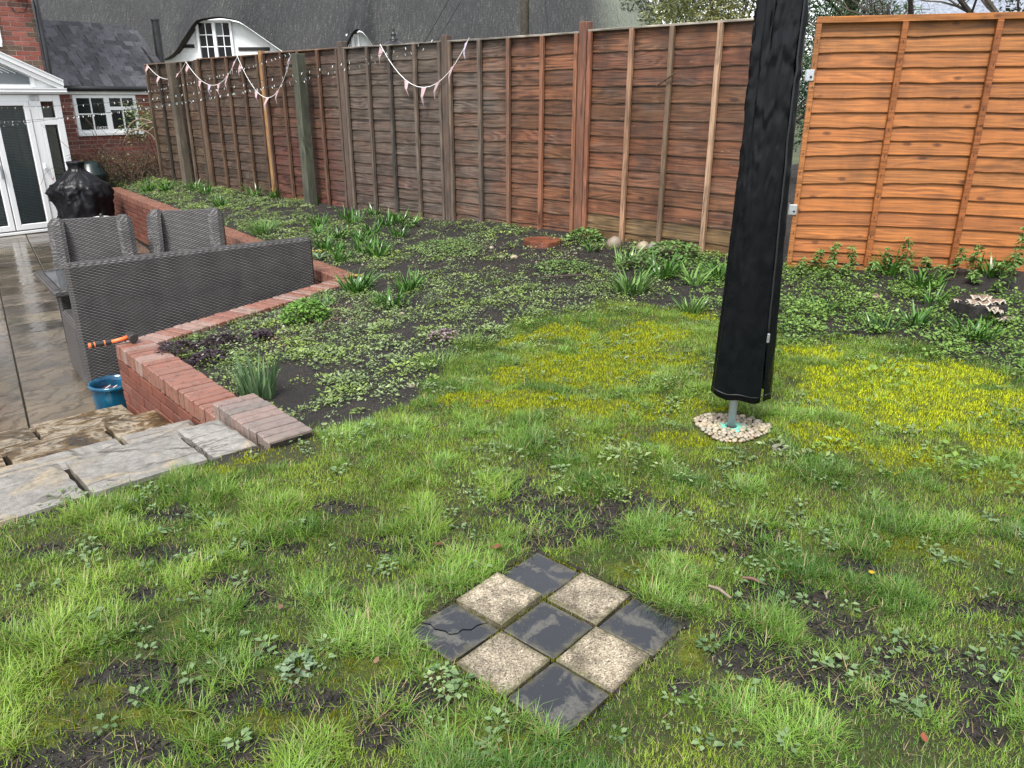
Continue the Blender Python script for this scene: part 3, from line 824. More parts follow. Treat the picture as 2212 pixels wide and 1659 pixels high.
for k in range(9):
    u = 3.2-(0.1125 if k % 2 else 0)
    while u < 8.25:
        b.box(max(u, 3.2), min(u+0.215, 8.29), 0.001, 0.05, zc-0.065, zc); u += 0.225
    zc -= 0.075
o = b.build('brickwork', M['brick'], wb, color=(0.28, 0.08, 0.045)); kind(o, 'stuff')
# the raised kerb at the head of the steps
kerb = thing('brick_kerb', 'raised kerb of grey-pink bricks on edge at the head of the steps', 'kerb', (*SP(0.235, 0.54), 0), R(42-90))
MB().box(0.004, 0.635, 0.006, 0.213, -0.5, 0.022).build('mortar', M['mortar_dark'], kerb)
nk = 9
kme = [MB().cbox(0, 0.062, 0, 0.222, -0.104, 0, 0.005, 0.002).mesh('kerb_brick') for _ in range(3)]
for m_ in kme: m_.materials.append(M['brick_wet'])
for i in range(nk):
    c = random.choice([(0.17,0.13,0.115),(0.145,0.12,0.105),(0.2,0.14,0.12),(0.165,0.13,0.11)])
    put('coping_brick', random.choice(kme), None, kerb, (i*0.0712, random.uniform(-0.004, 0.004), 0.038+random.uniform(-0.002, 0.003)), random.uniform(-0.012, 0.012), c)
for k in range(3):
    for u in (0.0, 0.225, 0.42):
        put('brick', random.choice(BR_STR), None, kerb, (u+0.002, 0.0, -0.075-k*0.075), 0, (0.12, 0.09, 0.075))
put('brick', BR_STR[0], None, kerb, (0.0, 0.215, -0.075), R(-90), (0.1, 0.085, 0.07))

# ---------------------------------------------------------------- fence
def wavy(n, amp):
    k = [random.uniform(-1, 1) for _ in range(n//2+3)]
    out = []
    for i in range(n+1):
        t = i/2.0; a = int(t); f = t-a; f = f*f*(3-2*f)
        out.append((k[a]*(1-f)+k[a+1]*f)*amp)
    for _ in range(random.choice((0, 1, 1, 2))):         # a branch collar makes the waney edge swell
        c = random.randrange(2, n-2); s = random.uniform(0.7, 1.3)
        for i in range(n+1): out[i] += 2.0*amp*s*math.exp(-((i-c)/1.3)**2)
    return out
def board_mesh(W, h, old, amp, n=26, arch=0.0):
    """a feather edged board whose wavy lower edge stands proud of the one below; old boards have a bleached arris with a sky-lit edge line in its colour"""
    wv = wavy(n, amp); vs = []; fs = []; mi = []
    for i in range(n+1):
        x = W*i/n
        az = arch*(1-(2*x/W-1)**2)
        zb, zt, yb, yt = -wv[i], h, (-0.019 if old else -0.022), -0.003
        e = 0.007
        vs += [(x, yb+0.005, zb+az), (x, yb, zb+az+e), (x, yt, zt+az), (x, yt+0.009, zt+az), (x, yb+0.012, zb+az)]
    for i in range(n):
        a = i*5; c = a+5
        for k in range(5):
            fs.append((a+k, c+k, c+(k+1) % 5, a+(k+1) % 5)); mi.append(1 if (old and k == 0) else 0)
    fs += [(0, 1, 2, 3, 4), tuple(n*5+k for k in (4, 3, 2, 1, 0))]; mi += [0, 0]
    m = bpy.data.meshes.new('board'); m.from_pydata(vs, [], fs); m.update()
    m.polygons.foreach_set('material_index', mi)
    return m
def vary(c, k):
    t = random.uniform(1-k, 1+k); return (c[0]*t*random.uniform(1-k*.3, 1+k*.3), c[1]*t, c[2]*t*random.uniform(1-k*.3, 1+k*.3))
def fence_panel(label, P, ang, W, z0, z1, n, cols, bat_col, battens, lip_top=True, cap=None, rail=False, wood='wood', bat='batten', amp=0.004, arch=False, group=None):
    f = thing('lap_fence', label, 'fence', (P[0], P[1], 0), ang, group)
    H = z1-z0; p = H/n
    zs = [z0+p*i for i in range(n)]
    for i, z in enumerate(zs):
        h = p*1.22 if i > 0 else p
        zz = z-p*0.22 if i > 0 else z
        ar = 0.028*math.exp(-((i-n*0.38)/(n*0.25))**2) if arch else 0.0
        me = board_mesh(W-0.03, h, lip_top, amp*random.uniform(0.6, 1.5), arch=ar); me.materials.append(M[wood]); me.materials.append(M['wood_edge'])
        c = cols(i/(n-1)) if callable(cols) else cols
        put('board', me, None, f, (0.015, 0.0, zz), 0, vary(c, 0.3 if lip_top else 0.17))
    for j, x in enumerate(battens):
        w = 0.022 if 0 < j < len(battens)-1 else 0.02
        b = MB().cbox(x-w, x+w, -0.066, -0.030, z0-0.005, z1-(0.035 if rail else 0.0), 0.003, 0.002)
        c = bat_col[j % len(bat_col)]
        b.build('batten', M[bat], f, color=vary(c, 0.1))
        # nail heads are left to the grain; a pair of screws shows on each batten of the new panel
    if cap: MB().cbox(0.0, W, -0.055, 0.02, z1, z1+0.018, 0.003, 0.002).build('capping', M[wood], f, color=cap)
    if rail:
        MB().cbox(0.0, W, -0.062, -0.022, z1-0.033, z1+0.012, 0.003).build('top_rail', M[wood], f, color=vary(cols(1) if callable(cols) else cols, 0.05))
        MB().cbox(0.0, W, -0.062, -0.022, z0-0.045, z0-0.006, 0.003).build('bottom_rail', M[wood], f, color=vary(cols(0) if callable(cols) else cols, 0.05))
    return f
PITCH = 1.92
def FP(k, off=0.0, out=0.0):
    return F0-np.array([FX, FY])*PITCH*k+np.array([FX, FY])*off+np.array([FY, -FX])*out
def fpost(P, ang, w, z1, col, name, label, z0=None, group=None):
    z0 = gz1(P[0], P[1])-0.12 if z0 is None else z0
    b = MB().cbox(-w/2, w/2, -w/2, w/2, 0.0, z1-z0, 0.006, 0.002)
    o = b.build(name, M['wood_post'], None, (P[0], P[1], z0), ang, color=col)
    return tag(o, label, 'post', group)
# boards: right to left along the old fence
rust = lambda t: (0.235-0.0*t, 0.085+0.012*(1-t), 0.042)
PAN = [
 (-1, 'old rust-brown fence panel with splintered capping, just left of the black cover', lambda t: (0.112, 0.046+0.022*(t < .1), 0.023+0.006*(t < .1)), (0.302,0.266,0.216), 13, [(0.216,0.086,0.050),(0.288,0.166,0.101),(0.144,0.094,0.061),(0.302,0.194,0.122),(0.216,0.108,0.065)]),
 (0, 'old fence panel with rippled grain, grey on its left half and rusty on its right', lambda t: (0.115,0.048,0.024), (0.302,0.266,0.223), 14, [(0.173,0.108,0.065),(0.144,0.101,0.072),(0.187,0.086,0.050),(0.194,0.086,0.050),(0.187,0.079,0.043)]),
 (1, 'greyest old fence panel, below the single right-hand bunting swag', lambda t: (0.07+0.03*(1-t), 0.048, 0.034), (0.288,0.259,0.223), 15, [(0.144,0.101,0.072),(0.101,0.072,0.054),(0.036,0.029,0.024),(0.158,0.108,0.072),(0.115,0.079,0.058)]),
 (2, 'dark brown fence panel beside the thick green-grey post', lambda t: (0.055+0.04*(1-t), 0.034, 0.023), (0.158,0.094,0.058), 15, [(0.094,0.050,0.032)]),
 (3, 'dark brown fence panel behind the middle bunting swag', lambda t: (0.062,0.04,0.028), (0.144,0.086,0.054), 15, [(0.101,0.058,0.036)]),
 (4, 'farthest old fence panel, by the bramble and outbuilding', lambda t: (0.07,0.046,0.031), (0.108,0.072,0.050), 14, [(0.115,0.079,0.054),(0.050,0.040,0.032),(0.108,0.072,0.050)]),
]
for k, lab, cols, cap, n, bc in PAN:
    A = FP(k+1)+np.array([FX, FY])*0.05
    zt = {-1: 2.075, 0: 2.065, 1: 2.07, 2: 2.075, 3: 2.06, 4: 2.03}[k]
    W = PITCH-0.1
    gb = min(gz1(*(A)), gz1(*(A+np.array([FX, FY])*W)))-0.03
    fence_panel(lab, A, FD, W, gb, zt, n, cols, bc, [0.03, W*0.27, W*0.5, W*0.75, W-0.03], cap=cap)
POSTS = [(0, 2.165, (0.144,0.065,0.040), 'rusty brown fence post, first one left of the black cover'),
         (1, 2.14, (0.101,0.054,0.036), 'brown fence post standing where the right-hand bunting swag begins to climb'),
         (2, 2.16, (0.086,0.050,0.036), 'brown fence post nearest to the thick green-grey post, on its right'),
         (3, 2.12, (0.259,0.144,0.061), 'honey-coloured narrow fence post under the middle bunting'),
         (4, 2.06, (0.108,0.068,0.043), 'brown fence post third from the far end of the fence')]
for k, z1, c, lab in POSTS:
    fpost(FP(k, 0, 0.015), FD, 0.094 if k != 3 else 0.08, z1, c, 'fence_post', lab)
fpost(FP(5, 0.06, 0.0), FD, 0.07, 2.04, (0.108,0.079,0.058), 'fence_post', 'thin post ending the fence at its far left')
fpost(FP(-1, 0.10, -0.03), FD, 0.09, 2.06, (0.079,0.047,0.032), 'fence_post', 'dark fence post between the black cover and the new orange panel')
fpost(FP(2, -0.75, 0.18), FD, 0.13, 2.04, (0.072,0.076,0.054), 'timber_post', 'thick green-grey timber post standing in front of the dark fence')
fpost(FP(4, -0.62, 0.16), FD, 0.125, 2.03, (0.101,0.083,0.061), 'timber_post', 'thick weathered timber post near the far left end of the fence')
# the new panel
OA = R(-15.5); OP = np.array([2.27, 6.33])
np_ = fence_panel('bright new orange lap fence panel right of the black cover', OP, OA, 1.83, 0.235, 2.05, 17,
    lambda t: (0.26, 0.09+0.006*t, 0.022), [(0.26,0.1,0.03),(0.22,0.073,0.019),(0.21,0.066,0.017),(0.23,0.08,0.022)], [0.022, 0.61, 1.22, 1.808], lip_top=False, rail=True, wood='wood_new', bat='wood_new', amp=0.0034, arch=True)
nb_ = MB()
for xx in (0.022, 0.61, 1.22, 1.808):
    for q_ in range(11):
        zz = 0.30+q_*0.16+random.uniform(-.02, .02); x_ = xx+random.uniform(-.006, .006)
        nb_.box(x_-.0025, x_+.0025, -0.0675, -0.0655, zz-.011, zz+.011)
kind(nb_.build('nails', M['black'], np_), 'stuff')
for zz in (1.66, 0.66):
    b = MB().cbox(-0.028, 0.03, -0.075, -0.058, zz-0.04, zz+0.04, 0.003); b.box(-0.033, -0.028, -0.07, 0.02, zz-0.04, zz+0.04)
    br = b.build('bracket', M['galv'], np_)
    c = MB().tube([(0.008, -0.082, zz-0.012), (0.008, -0.074, zz-0.012)], 0.009, 8); c.build('screw', M['black'], br)

# ================================================================ rotary airer under its cover
zp = gz1(*POLE)
air = thing('rotary_airer', 'rotary clothes airer in tall black rain cover, grey pole standing in the lawn', 'clothes airer', (POLE[0], POLE[1], zp))
MB().lathe([(0.0185, -0.1), (0.0185, 1.0)], 20).build('pole', M['alu'], air, smooth=True)
b = MB().lathe([(0.026, 0.004), (0.062, 0.004), (0.064, 0.009), (0.06, 0.014), (0.028, 0.012), (0.026, 0.0), (0.026, -0.06)], 26, capb=False, capt=False)
b.box(0.05, 0.085, -0.016, 0.016, 0.004, 0.012)
b.build('ground_socket', M['mint'], air, smooth=False)
def cover():
    nu, nz = 112, 90
    z0, z1 = 0.185, 2.06
    V = np.zeros((nz+1, nu+1, 3))
    sa = math.atan2(-0.86, 0.50)              # where the zip runs: facing the camera, a little right
    th = np.linspace(0, 2*np.pi, nu+1)+sa
    for k in range(nz+1):
        t = k/nz; z = z0+(z1-z0)*t
        hw = 0.136*(1-t)+0.086*t-0.008*math.sin(math.pi*min(1, t*1.15))
        if t > 0.93: hw *= 1-((t-0.93)/0.07)**2*0.75
        r = np.ones(nu+1)*hw
        a = th-sa
        # soft folds that run up the cloth
        fold = 0.09*np.sin(3*a+0.6+1.1*t)+0.07*np.sin(5*a-0.9+2.2*t)-0.22*np.exp(-((a-0.75)/0.16)**2)*(0.4+0.6*t)-0.16*np.exp(-((a-5.0)/0.13)**2)*t-0.18*np.exp(-((a-4.2-0.4*t)/0.15)**2)*(1-0.5*t)+0.03*np.sin(11*a+5*t+1)
        r = r*(1+fold*(0.35+0.75*t))
        cr = (fbm(np.cos(a)*1.6+20, np.sin(a)*1.6+z*2.6, 1.6, 3, 6)-0.5)
        r = r+cr*0.018*(0.25+0.75*sstep(0.5, 0.95, np.array(t)))
        ridge = (np.abs(fbm(np.cos(a)*2+9, np.sin(a)*2+z*9.0, 3.1, 3, 7)-0.5))
        nn = fbm(a*1.5+z*1.3+3, z*4.2-a*0.7, 1.3, 3, 17)-0.5
        r = r+(0.008*np.exp(-(nn/0.035)**2)-0.006*np.exp(-((nn-0.1)/0.03)**2))*(0.25+0.75*sstep(0.35, 0.85, np.array(t)))
        sx = 1.0; sy = 0.72
        V[k, :, 0] = 0.028+r*np.cos(th)*sx
        V[k, :, 1] = r*np.sin(th)*sy
        # hem: sags a little towards the zip
        dz = 0.0
        if k < 6: dz = -0.02*np.cos(a/2)**4*(1-k/6)+0.006*np.sin(6*a)*(1-k/6)
        V[k, :, 2] = z+dz
    # the slit below the zip
    for k in range(14):
        o = 0.5*(1-k/14)**0.7
        V[k, 0, :2] += np.array([math.cos(sa+1.57), math.sin(sa+1.57)])*0.010*(1-k/14)
        V[k, -1, :2] -= np.array([math.cos(sa+1.57), math.sin(sa+1.57)])*0.012*(1-k/14)
    return V, nu, nz, sa
Vc, nu, nz, sa = cover()
fl = Vc.reshape(-1, 3)
i = np.arange((nz)*(nu+1)).reshape(nz, nu+1)[:, :-1].ravel()
q = np.stack([i, i+1, i+nu+2, i+nu+1], 1)
me = npmesh('cover', fl, quads=q, smooth=True)
cv = put('cover', me, M['pvc'], air)
sol = cv.modifiers.new('thick', 'SOLIDIFY'); sol.thickness = 0.002
b = MB(); b.tube([tuple(Vc[k, 0]+np.array([math.cos(sa), math.sin(sa)*0.75, 0])*0.003) for k in range(14, nz-6, 2)], 0.0045, 6)
b.build('zip', M['pvc_seam'], cv, smooth=True)
k0 = 14; p = Vc[k0, 0]+np.array([math.cos(sa), math.sin(sa), 0])*0.006
MB().cbox(p[0]-0.006, p[0]+0.006, p[1]-0.004, p[1]+0.002, p[2]-0.03, p[2]+0.012, 0.002).build('zip_pull', M['galv'], cv)
b = MB(); ring = [tuple(Vc[1, j]+np.array([0, 0, 0.004])) for j in range(2, nu-1, 2)]; b.tube(ring, 0.003, 5); b.build('hem', M['pvc_seam'], cv, smooth=True)

# pebbles round the foot of the pole: a ring of loose stones
def pebble_mesh(seed):
    r = random.Random(seed); b = MB()
    n, m = 8, 5; vs = []; fs = []
    for i in range(m+1):
        ph = math.pi*i/m
        for j in range(n):
            a = 2*math.pi*j/n; k = r.uniform(0.84, 1.12)
            vs.append((math.sin(ph)*math.cos(a)*k, math.sin(ph)*math.sin(a)*k, math.cos(ph)*r.uniform(0.9, 1.05)))
    for i in range(m):
        for j in range(n):
            fs.append((i*n+j, (i+1)*n+j, (i+1)*n+(j+1) % n, i*n+(j+1) % n))
    b.add(vs, fs); me = b.mesh('pebble'); me.shade_smooth(); me.materials.append(M['pebble']); return me
PEB = [pebble_mesh(s) for s in range(8)]
peb = thing('pebble_ring', 'ring of cream pebbles round the foot of the grey pole', 'pebbles', (POLE[0], POLE[1], zp))
placed = []
tries = 0
while len(placed) < 235 and tries < 9000:
    tries += 1
    a = random.random()*2*math.pi; r = 0.045+0.135*math.sqrt(random.random())
    lim = 0.162+0.018*math.sin(3*a+1)
    if r > lim: continue
    x, y = r*math.cos(a)*1.02, r*math.sin(a)*0.95-0.005
    s = random.uniform(0.0085, 0.0155)
    if any((x-u)**2+(y-v)**2 < (0.8*(s+w))**2 for u, v, w in placed): continue
    placed.append((x, y, s))
for x, y, s in placed:
    o = put('pebble', random.choice(PEB), None, peb, (x, y, s*0.35+0.004+random.random()*0.006), (random.uniform(-.4, .4), random.uniform(-.4, .4), random.random()*6), vary((0.32, 0.27, 0.195), 0.3))
    o.scale = (s*random.uniform(0.9, 1.4), s, s*random.uniform(0.6, 0.85))
cap = thing('ground_cap', 'small broken white ground cap in the turf right of the pebbles', 'cap', (1.19, 3.10, gz1(1.19, 3.10)))
MB().lathe([(0.014, 0.002), (0.025, 0.006), (0.034, 0.010), (0.036, 0.004), (0.036, -0.02)], 18, capb=False, capt=False, fn=lambda a, z: 1+0.2*math.sin(2*a+.5)).build('rim', m_plain('dirty_white_plastic', (0.2, 0.19, 0.16), 0.5, noise=0.6, scale=70), cap)
MB().lathe([(0.02, 0.001), (0.019, 0.003)], 14).build('hole', M['stump'], cap)

# ================================================================ furniture on the patio
SA = R(38)
SOFA_O = (-3.43, 5.85)
sofa = thing('rattan_sofa', 'long dark rattan garden sofa seen from behind, against the brick wall', 'sofa', (SOFA_O[0], SOFA_O[1], PATIO_Z), SA)
def cush_box(x0, x1, y0, y1, z0, z1, r=0.03, tip=0.0):
    b = MB(); b.cbox(x0, x1, y0, y1, z0, z1, r)
    return b
o = cush_box(0, 2.02, 0, 0.13, 0.02, 1.075, 0.022).build('backrest', M['wicker'], sofa)
o = cush_box(0.0, 0.13, 0.132, 0.78, 0.02, 0.56, 0.03).build('arm', M['wicker'], sofa)
o = cush_box(1.89, 2.02, 0.132, 0.78, 0.02, 0.56, 0.03).build('arm', M['wicker'], sofa)
o = cush_box(0.132, 1.888, 0.132, 0.72, 0.05, 0.36, 0.02).build('seat', M['wicker'], sofa)
cushm = m_plain('grey_cushion', (0.12, 0.12, 0.125), 0.9, noise=0.2, scale=60)
for x0 in (0.14, 0.73, 1.32): cush_box(x0, x0+0.56, 0.14, 0.71, 0.362, 0.45, 0.03).build('cushion', cushm, sofa)
table = thing('rattan_table', 'glass topped rattan dining table between sofa and armchairs', 'table', (SOFA_O[0], SOFA_O[1], PATIO_Z), SA)
rim = MB()
x0, x1, y0, y1, zt = -0.02, 1.95, 0.80, 1.86, 0.72
for a in ((x0, x1, y0, y0+0.07), (x0, x1, y1-0.07, y1), (x0, x0+0.07, y0+0.07, y1-0.07), (x1-0.07, x1, y0+0.07, y1-0.07)):
    rim.cbox(a[0], a[1], a[2], a[3], zt-0.06, zt, 0.014)
rim.build('rim', M['wicker'], table)
MB().box(x0+0.07, x1-0.07, y0+0.07, y1-0.07, zt-0.03, zt-0.006).build('glass_top', m_plain('wet_table_glass', (0.05, 0.055, 0.06), 0.05, 0.8), table)
for lx in (x0+0.14, x1-0.22):
    for ly in (y0+0.12, y1-0.2): cush_box(lx, lx+0.09, ly, ly+0.09, 0.0, zt-0.06, 0.012).build('leg', M['wicker'], table)

def armchair(label, C, ang):
    """high-backed chair facing -y (to the table); the sides sweep from the top of the back down into the arms"""
    c = thing('rattan_armchair', label, 'armchair', (C[0], C[1], PATIO_Z), ang)
    hw = 0.39
    b = MB(); vs = []; fs = []
    # back panel, leaning back
    n = 8
    for s in (0, 1):
        for k in range(n+1):
            t = k/n; z = 0.30+0.81*t; y = -0.16+0.20*t**1.2+(0.07 if s else 0)
            for x in (-hw+0.13, hw-0.13): vs.append((x, y, z))
    W = 2*(n+1)
    for k in range(n):
        a = 2*k
        fs.append((a, a+1, a+3, a+2)); fs.append((W+a, W+a+2, W+a+3, W+a+1))
        fs.append((a, a+2, W+a+2, W+a)); fs.append((a+1, W+a+1, W+a+3, a+3))
    fs.append((2*n, 2*n+1, W+2*n+1, W+2*n)); fs.append((0, W, W+1, 1))
    b.add(vs, fs); b.build('backrest', M['wicker'], c)
    # swept sides
    prof = [(0.11, 1.115), (0.05, 1.125), (-0.01, 1.115), (-0.06, 1.07), (-0.10, 0.98), (-0.13, 0.86), (-0.17, 0.76), (-0.25, 0.69), (-0.40, 0.655), (-0.56, 0.64), (-0.62, 0.60), (-0.64, 0.5), (-0.64, 0.02), (-0.54, 0.0), (0.02, 0.0), (0.10, 0.5)]
    for sgn in (-1, 1):
        b = MB(); m = len(prof)
        xi, xo = (hw-0.15)*sgn, hw*sgn
        vs = [(xi, y, z-0.02) for y, z in prof]+[(xi+0.035*sgn, y, z+0.008) for y, z in prof]+[(xo-0.045*sgn, y, z+0.004) for y, z in prof]+[(xo, y, max(z-0.05, 0)) for y, z in prof]
        fs = []
        for r_ in range(3):
            for k in range(m):
                q = (r_*m+k, r_*m+(k+1) % m, (r_+1)*m+(k+1) % m, (r_+1)*m+k)
                fs.append(q if sgn < 0 else q[::-1])
        f0 = tuple(range(m)); f1 = tuple(range(3*m, 4*m))
        fs.append(f0[::-1] if sgn < 0 else f0); fs.append(f1 if sgn < 0 else f1[::-1])
        b.add(vs, fs); b.build('arm', M['wicker'], c)
    cush_box(-hw+0.155, hw-0.155, -0.6, -0.13, 0.10, 0.36, 0.015).build('seat', M['wicker'], c)
    cush_box(-hw+0.155, hw-0.155, -0.6, -0.13, 0.362, 0.45, 0.03).build('cushion', cushm, c)
    return c
armchair('left one of two high-backed dark rattan armchairs facing across the table', (-4.36, 8.04), R(27))
armchair('right one of two high-backed dark rattan armchairs, nearer the bed wall', (-3.62, 8.63), R(16))

pot = thing('blue_pot', 'glazed blue plant pot holding empty plastic trays at the wall corner', 'plant pot', (-2.97, 5.36, PATIO_Z))
MB().lathe([(0.11, 0.0), (0.125, 0.02), (0.148, 0.22), (0.152, 0.275), (0.160, 0.282), (0.163, 0.296), (0.158, 0.308), (0.146, 0.306), (0.142, 0.26), (0.118, 0.03), (0.0, 0.025)], 40, capt=False).build('body', M['bluepot'], pot, smooth=True)
tray = m_plain('brown_plastic_tray', (0.075, 0.02, 0.02), 0.4)
for k in range(4):
    b = MB().cbox(-0.10+k*0.05, -0.06+k*0.05, -0.075, 0.08, 0.06, 0.245, 0.004)
    o = b.build('tray', tray, pot); MB().box(-0.062+k*0.05, -0.056+k*0.05, -0.07, 0.075, 0.24, 0.252).build('edge', M['whitepaint'], o)

mal = thing('club_hammer', 'orange-handled black club hammer lying across the wall corner', 'hammer', (-2.62, 4.90, -0.036), R(38))
hb = MB(); hb.tube([(-0.165, 0, 0.018), (-0.158, 0, 0.021), (-0.05, 0, 0.021), (-0.045, 0, 0.021)], [0.012, 0.0175, 0.0175, 0.0145], 14); hb.build('grip', M['rubber'], mal, smooth=False)
MB().tube([(-0.18, 0, 0.02), (-0.166, 0, 0.02)], 0.0165, 14).build('pommel', M['orange'], mal)
MB().tube([(-0.148, 0, 0.021), (-0.141, 0, 0.021)], 0.0185, 14).build('ring', M['orange'], mal)
MB().tube([(-0.088, 0, 0.021), (-0.081, 0, 0.021)], 0.0185, 14).build('ring', M['orange'], mal)
MB().tube([(-0.046, 0, 0.021), (0.01, 0, 0.026), (0.06, 0, 0.033)], [0.012, 0.0125, 0.015], 12).build('handle', M['orange'], mal, smooth=True)
hb = MB(); hb.tube([(0.085, -0.058, 0.033), (0.085, -0.05, 0.033), (0.085, -0.02, 0.033), (0.085, 0.02, 0.033), (0.085, 0.05, 0.033), (0.085, 0.058, 0.033)], [0.026, 0.031, 0.029, 0.029, 0.031, 0.026], 8)
hb.build('head', M['rubber'], mal)

# covered barbecue by the conservatory
bbq = thing('covered_barbecue', 'barbecue under a slumped black cover beside the conservatory', 'barbecue', (-7.25, 13.25, PATIO_Z), R(-20))
prof = [(0.39, 0.0), (0.40, 0.15), (0.405, 0.3), (0.41, 0.45), (0.415, 0.6), (0.425, 0.70), (0.435, 0.77), (0.43, 0.83), (0.41, 0.88), (0.37, 0.94), (0.32, 0.995), (0.26, 1.05), (0.20, 1.10), (0.15, 1.14), (0.125, 1.18), (0.125, 1.22), (0.14, 1.285), (0.125, 1.295), (0.0, 1.28)]
def bfold(a, z):
    q = lambda f, s_: float(fbm(np.array([math.cos(a)*f+7+s_]), np.array([math.sin(a)*f+z*1.1+s_]), 1.0, 3, 44)[0])-0.5
    k = 0.30+0.25*math.exp(-((z-0.8)/0.2)**2)
    if z > 0.95: k = 0.14
    return 1+k*q(3.4, 3)+0.12*math.exp(-((z-0.78)/0.12)**2)*math.sin(3*a+1.3)
fine_prof = []
for (r0, z0), (r1, z1) in zip(prof[:-1], prof[1:]):
    for q_ in range(3): fine_prof.append((r0+(r1-r0)*q_/3, z0+(z1-z0)*q_/3))
fine_prof.append(prof[-1])
bc = MB().lathe(fine_prof, 96, capt=False, fn=bfold)
bv = np.array(bc.v); ba = np.arctan2(bv[:, 1], bv[:, 0]); bn = np.abs(fbm(np.cos(ba)*3+bv[:, 2]*2+11, np.sin(ba)*3-bv[:, 2]*5, 1.2, 3, 66)-0.5)
bk = 1+0.05*np.exp(-(bn/0.04)**2)*(bv[:, 2] > 0.3)*(bv[:, 2] < 1.15)-0.04*(bn > .15)
bv[:, 0] *= bk; bv[:, 1] *= bk; bv[:, 2] -= 0.05*np.exp(-((bv[:, 2]-0.8)/0.12)**2)*np.sin(5*ba+1); bc.v = [tuple(q_) for q_ in bv]
bc.build('cover', M['cloth_cover'], bbq, smooth=True)
for k in range(3):
    MB().cbox(-0.30-0.012*k, -0.288-0.012*k, -0.235+0.0*k, -0.21, 1.04-0.03*k, 1.06-0.03*k, 0.002).build('emblem', m_plain('pale_print' if k != 1 else 'red_print', (0.6, 0.6, 0.6) if k != 1 else (0.5, 0.04, 0.04), 0.5), bbq)
bin_ = thing('green_water_butt', 'dark green plastic water butt behind the covered barbecue', 'water butt', (-7.66, 14.5, PATIO_Z-0.24))
MB().lathe([(0.2, 0.0), (0.22, 0.2), (0.24, 0.8), (0.235, 1.15), (0.25, 1.17), (0.25, 1.21), (0.22, 1.24), (0.17, 1.40), (0.08, 1.44), (0.0, 1.45)], 28, capt=False).build('barrel', M['greenplastic'], bin_, smooth=True)
for zz in (0.35, 0.75, 1.19): MB().lathe([(0.243, zz), (0.252, zz+0.01), (0.252, zz+0.03), (0.243, zz+0.04)], 28, capb=False, capt=False).build('band', M['greenplastic'], bin_, smooth=True)
lid = thing('white_parasol_base', 'round white parasol base behind the left rattan armchair', 'parasol base', (-5.98, 11.35, PATIO_Z))
MB().lathe([(0.30, 0.0), (0.30, 0.35), (0.31, 0.55), (0.27, 0.60), (0.2, 0.635), (0.08, 0.66), (0.0, 0.66)], 30, capt=False).build('base', M['whitepaint'], lid, smooth=True)
MB().lathe([(0.03, 0.655), (0.022, 0.70), (0.0, 0.71)], 12, capt=False).build('stub', M['black'], lid, smooth=True)
wbx = thing('white_box', 'small white box on the table between the two armchairs', 'box', (-3.36, 7.15, PATIO_Z+0.72), R(30))
MB().cbox(-0.05, 0.05, -0.05, 0.05, 0.001, 0.13, 0.008).build('carton', M['whitepaint'], wbx); MB().cbox(-0.03, 0.03, -0.03, 0.03, 0.13, 0.15, 0.004).build('lid', M['whitepaint'], wbx)

# ================================================================ conservatory
CA = R(51); C0 = (-8.07, 14.58)
con = thing('conservatory', 'white framed conservatory with glazed door and low gable roof', 'conservatory', (C0[0], C0[1], 0), CA)
def upv(b, x0, x1, z0, z1, y0=-0.035, y1=0.035, c=0.006): b.cbox(x0, x1, y0, y1, z0, z1, c)
ZS = -0.72
# frame members, one mesh per member
for nm, a in (('corner_post', (-0.10, 0.02, ZS, 1.55)), ('mullion', (-0.37, -0.31, ZS, 1.55)), ('door_post', (-0.50, -0.37, ZS, 1.55)), ('head_rail', (-3.4, -0.10, 1.44, 1.55)),
              ('transom', (-0.31, -0.10, 1.05, 1.17)), ('cill', (-3.4, 0.04, ZS-0.05, ZS)), ('bottom_rail', (-0.31, -0.10, ZS, -0.55))):
    b = MB(); upv(b, a[0]+0.001, a[1]-0.001, a[2]+0.001, a[3]-0.001, -0.05 if nm in ('cill',) else -0.035, 0.035); b.build(nm, M['upvc'], con)
MB().box(-3.4, 0.03, -0.02, 0.05, -1.0, ZS-0.052).build('plinth', m_plain('grey_stone_plinth', (0.16, 0.15, 0.13), 0.4, noise=0.5, scale=6), con)
def leaf(x0, x1, nm):
    d = MB()
    b = MB(); upv(b, x0, x0+0.09, ZS+0.02, 1.44, -0.05, 0.02); upv(b, x1-0.085, x1, ZS+0.02, 1.44, -0.05, 0.02)
    upv(b, x0+0.09, x1-0.085, ZS+0.02, ZS+0.115, -0.05, 0.02); upv(b, x0+0.09, x1-0.085, 1.375, 1.44, -0.05, 0.02)
    o = b.build(nm, M['upvc'], con)
    MB().box(x0+0.085, x1-0.08, -0.012, -0.006, ZS+0.11, 1.38).build('pane', M['glass'], o)
    s = MB(); z = ZS+0.14
    while z < 1.36:
        s.add([(x0+0.1, 0.024, z), (x1-0.095, 0.024, z), (x1-0.095, 0.046, z+0.010), (x0+0.1, 0.046, z+0.010)], [(0, 1, 2, 3)]); z += 0.026
    bl = s.build('blind', M['blind'], o); kind(bl, 'stuff')
    for xx in (x0+0.2, x1-0.2): MB().tube([(xx, 0.028, ZS+0.14), (xx, 0.028, 1.37)], 0.0025, 4).build('cord', M['blind'], o)
    return o
d1 = leaf(-1.12, -0.51, 'door'); d2 = leaf(-1.76, -1.14, 'door'); leaf(-2.4, -1.78, 'door'); leaf(-3.04, -2.42, 'door')
h = MB().cbox(-0.485, -0.44, -0.075, -0.05, 0.30, 0.40, 0.006); h.cbox(-0.475, -0.45, -0.10, -0.078, 0.33, 0.35, 0.004); h.build('latch', M['upvc'], con)
MB().cbox(-1.19, -1.165, -0.09, -0.05, 0.2, 0.42, 0.006).build('handle', M['alu'], con)
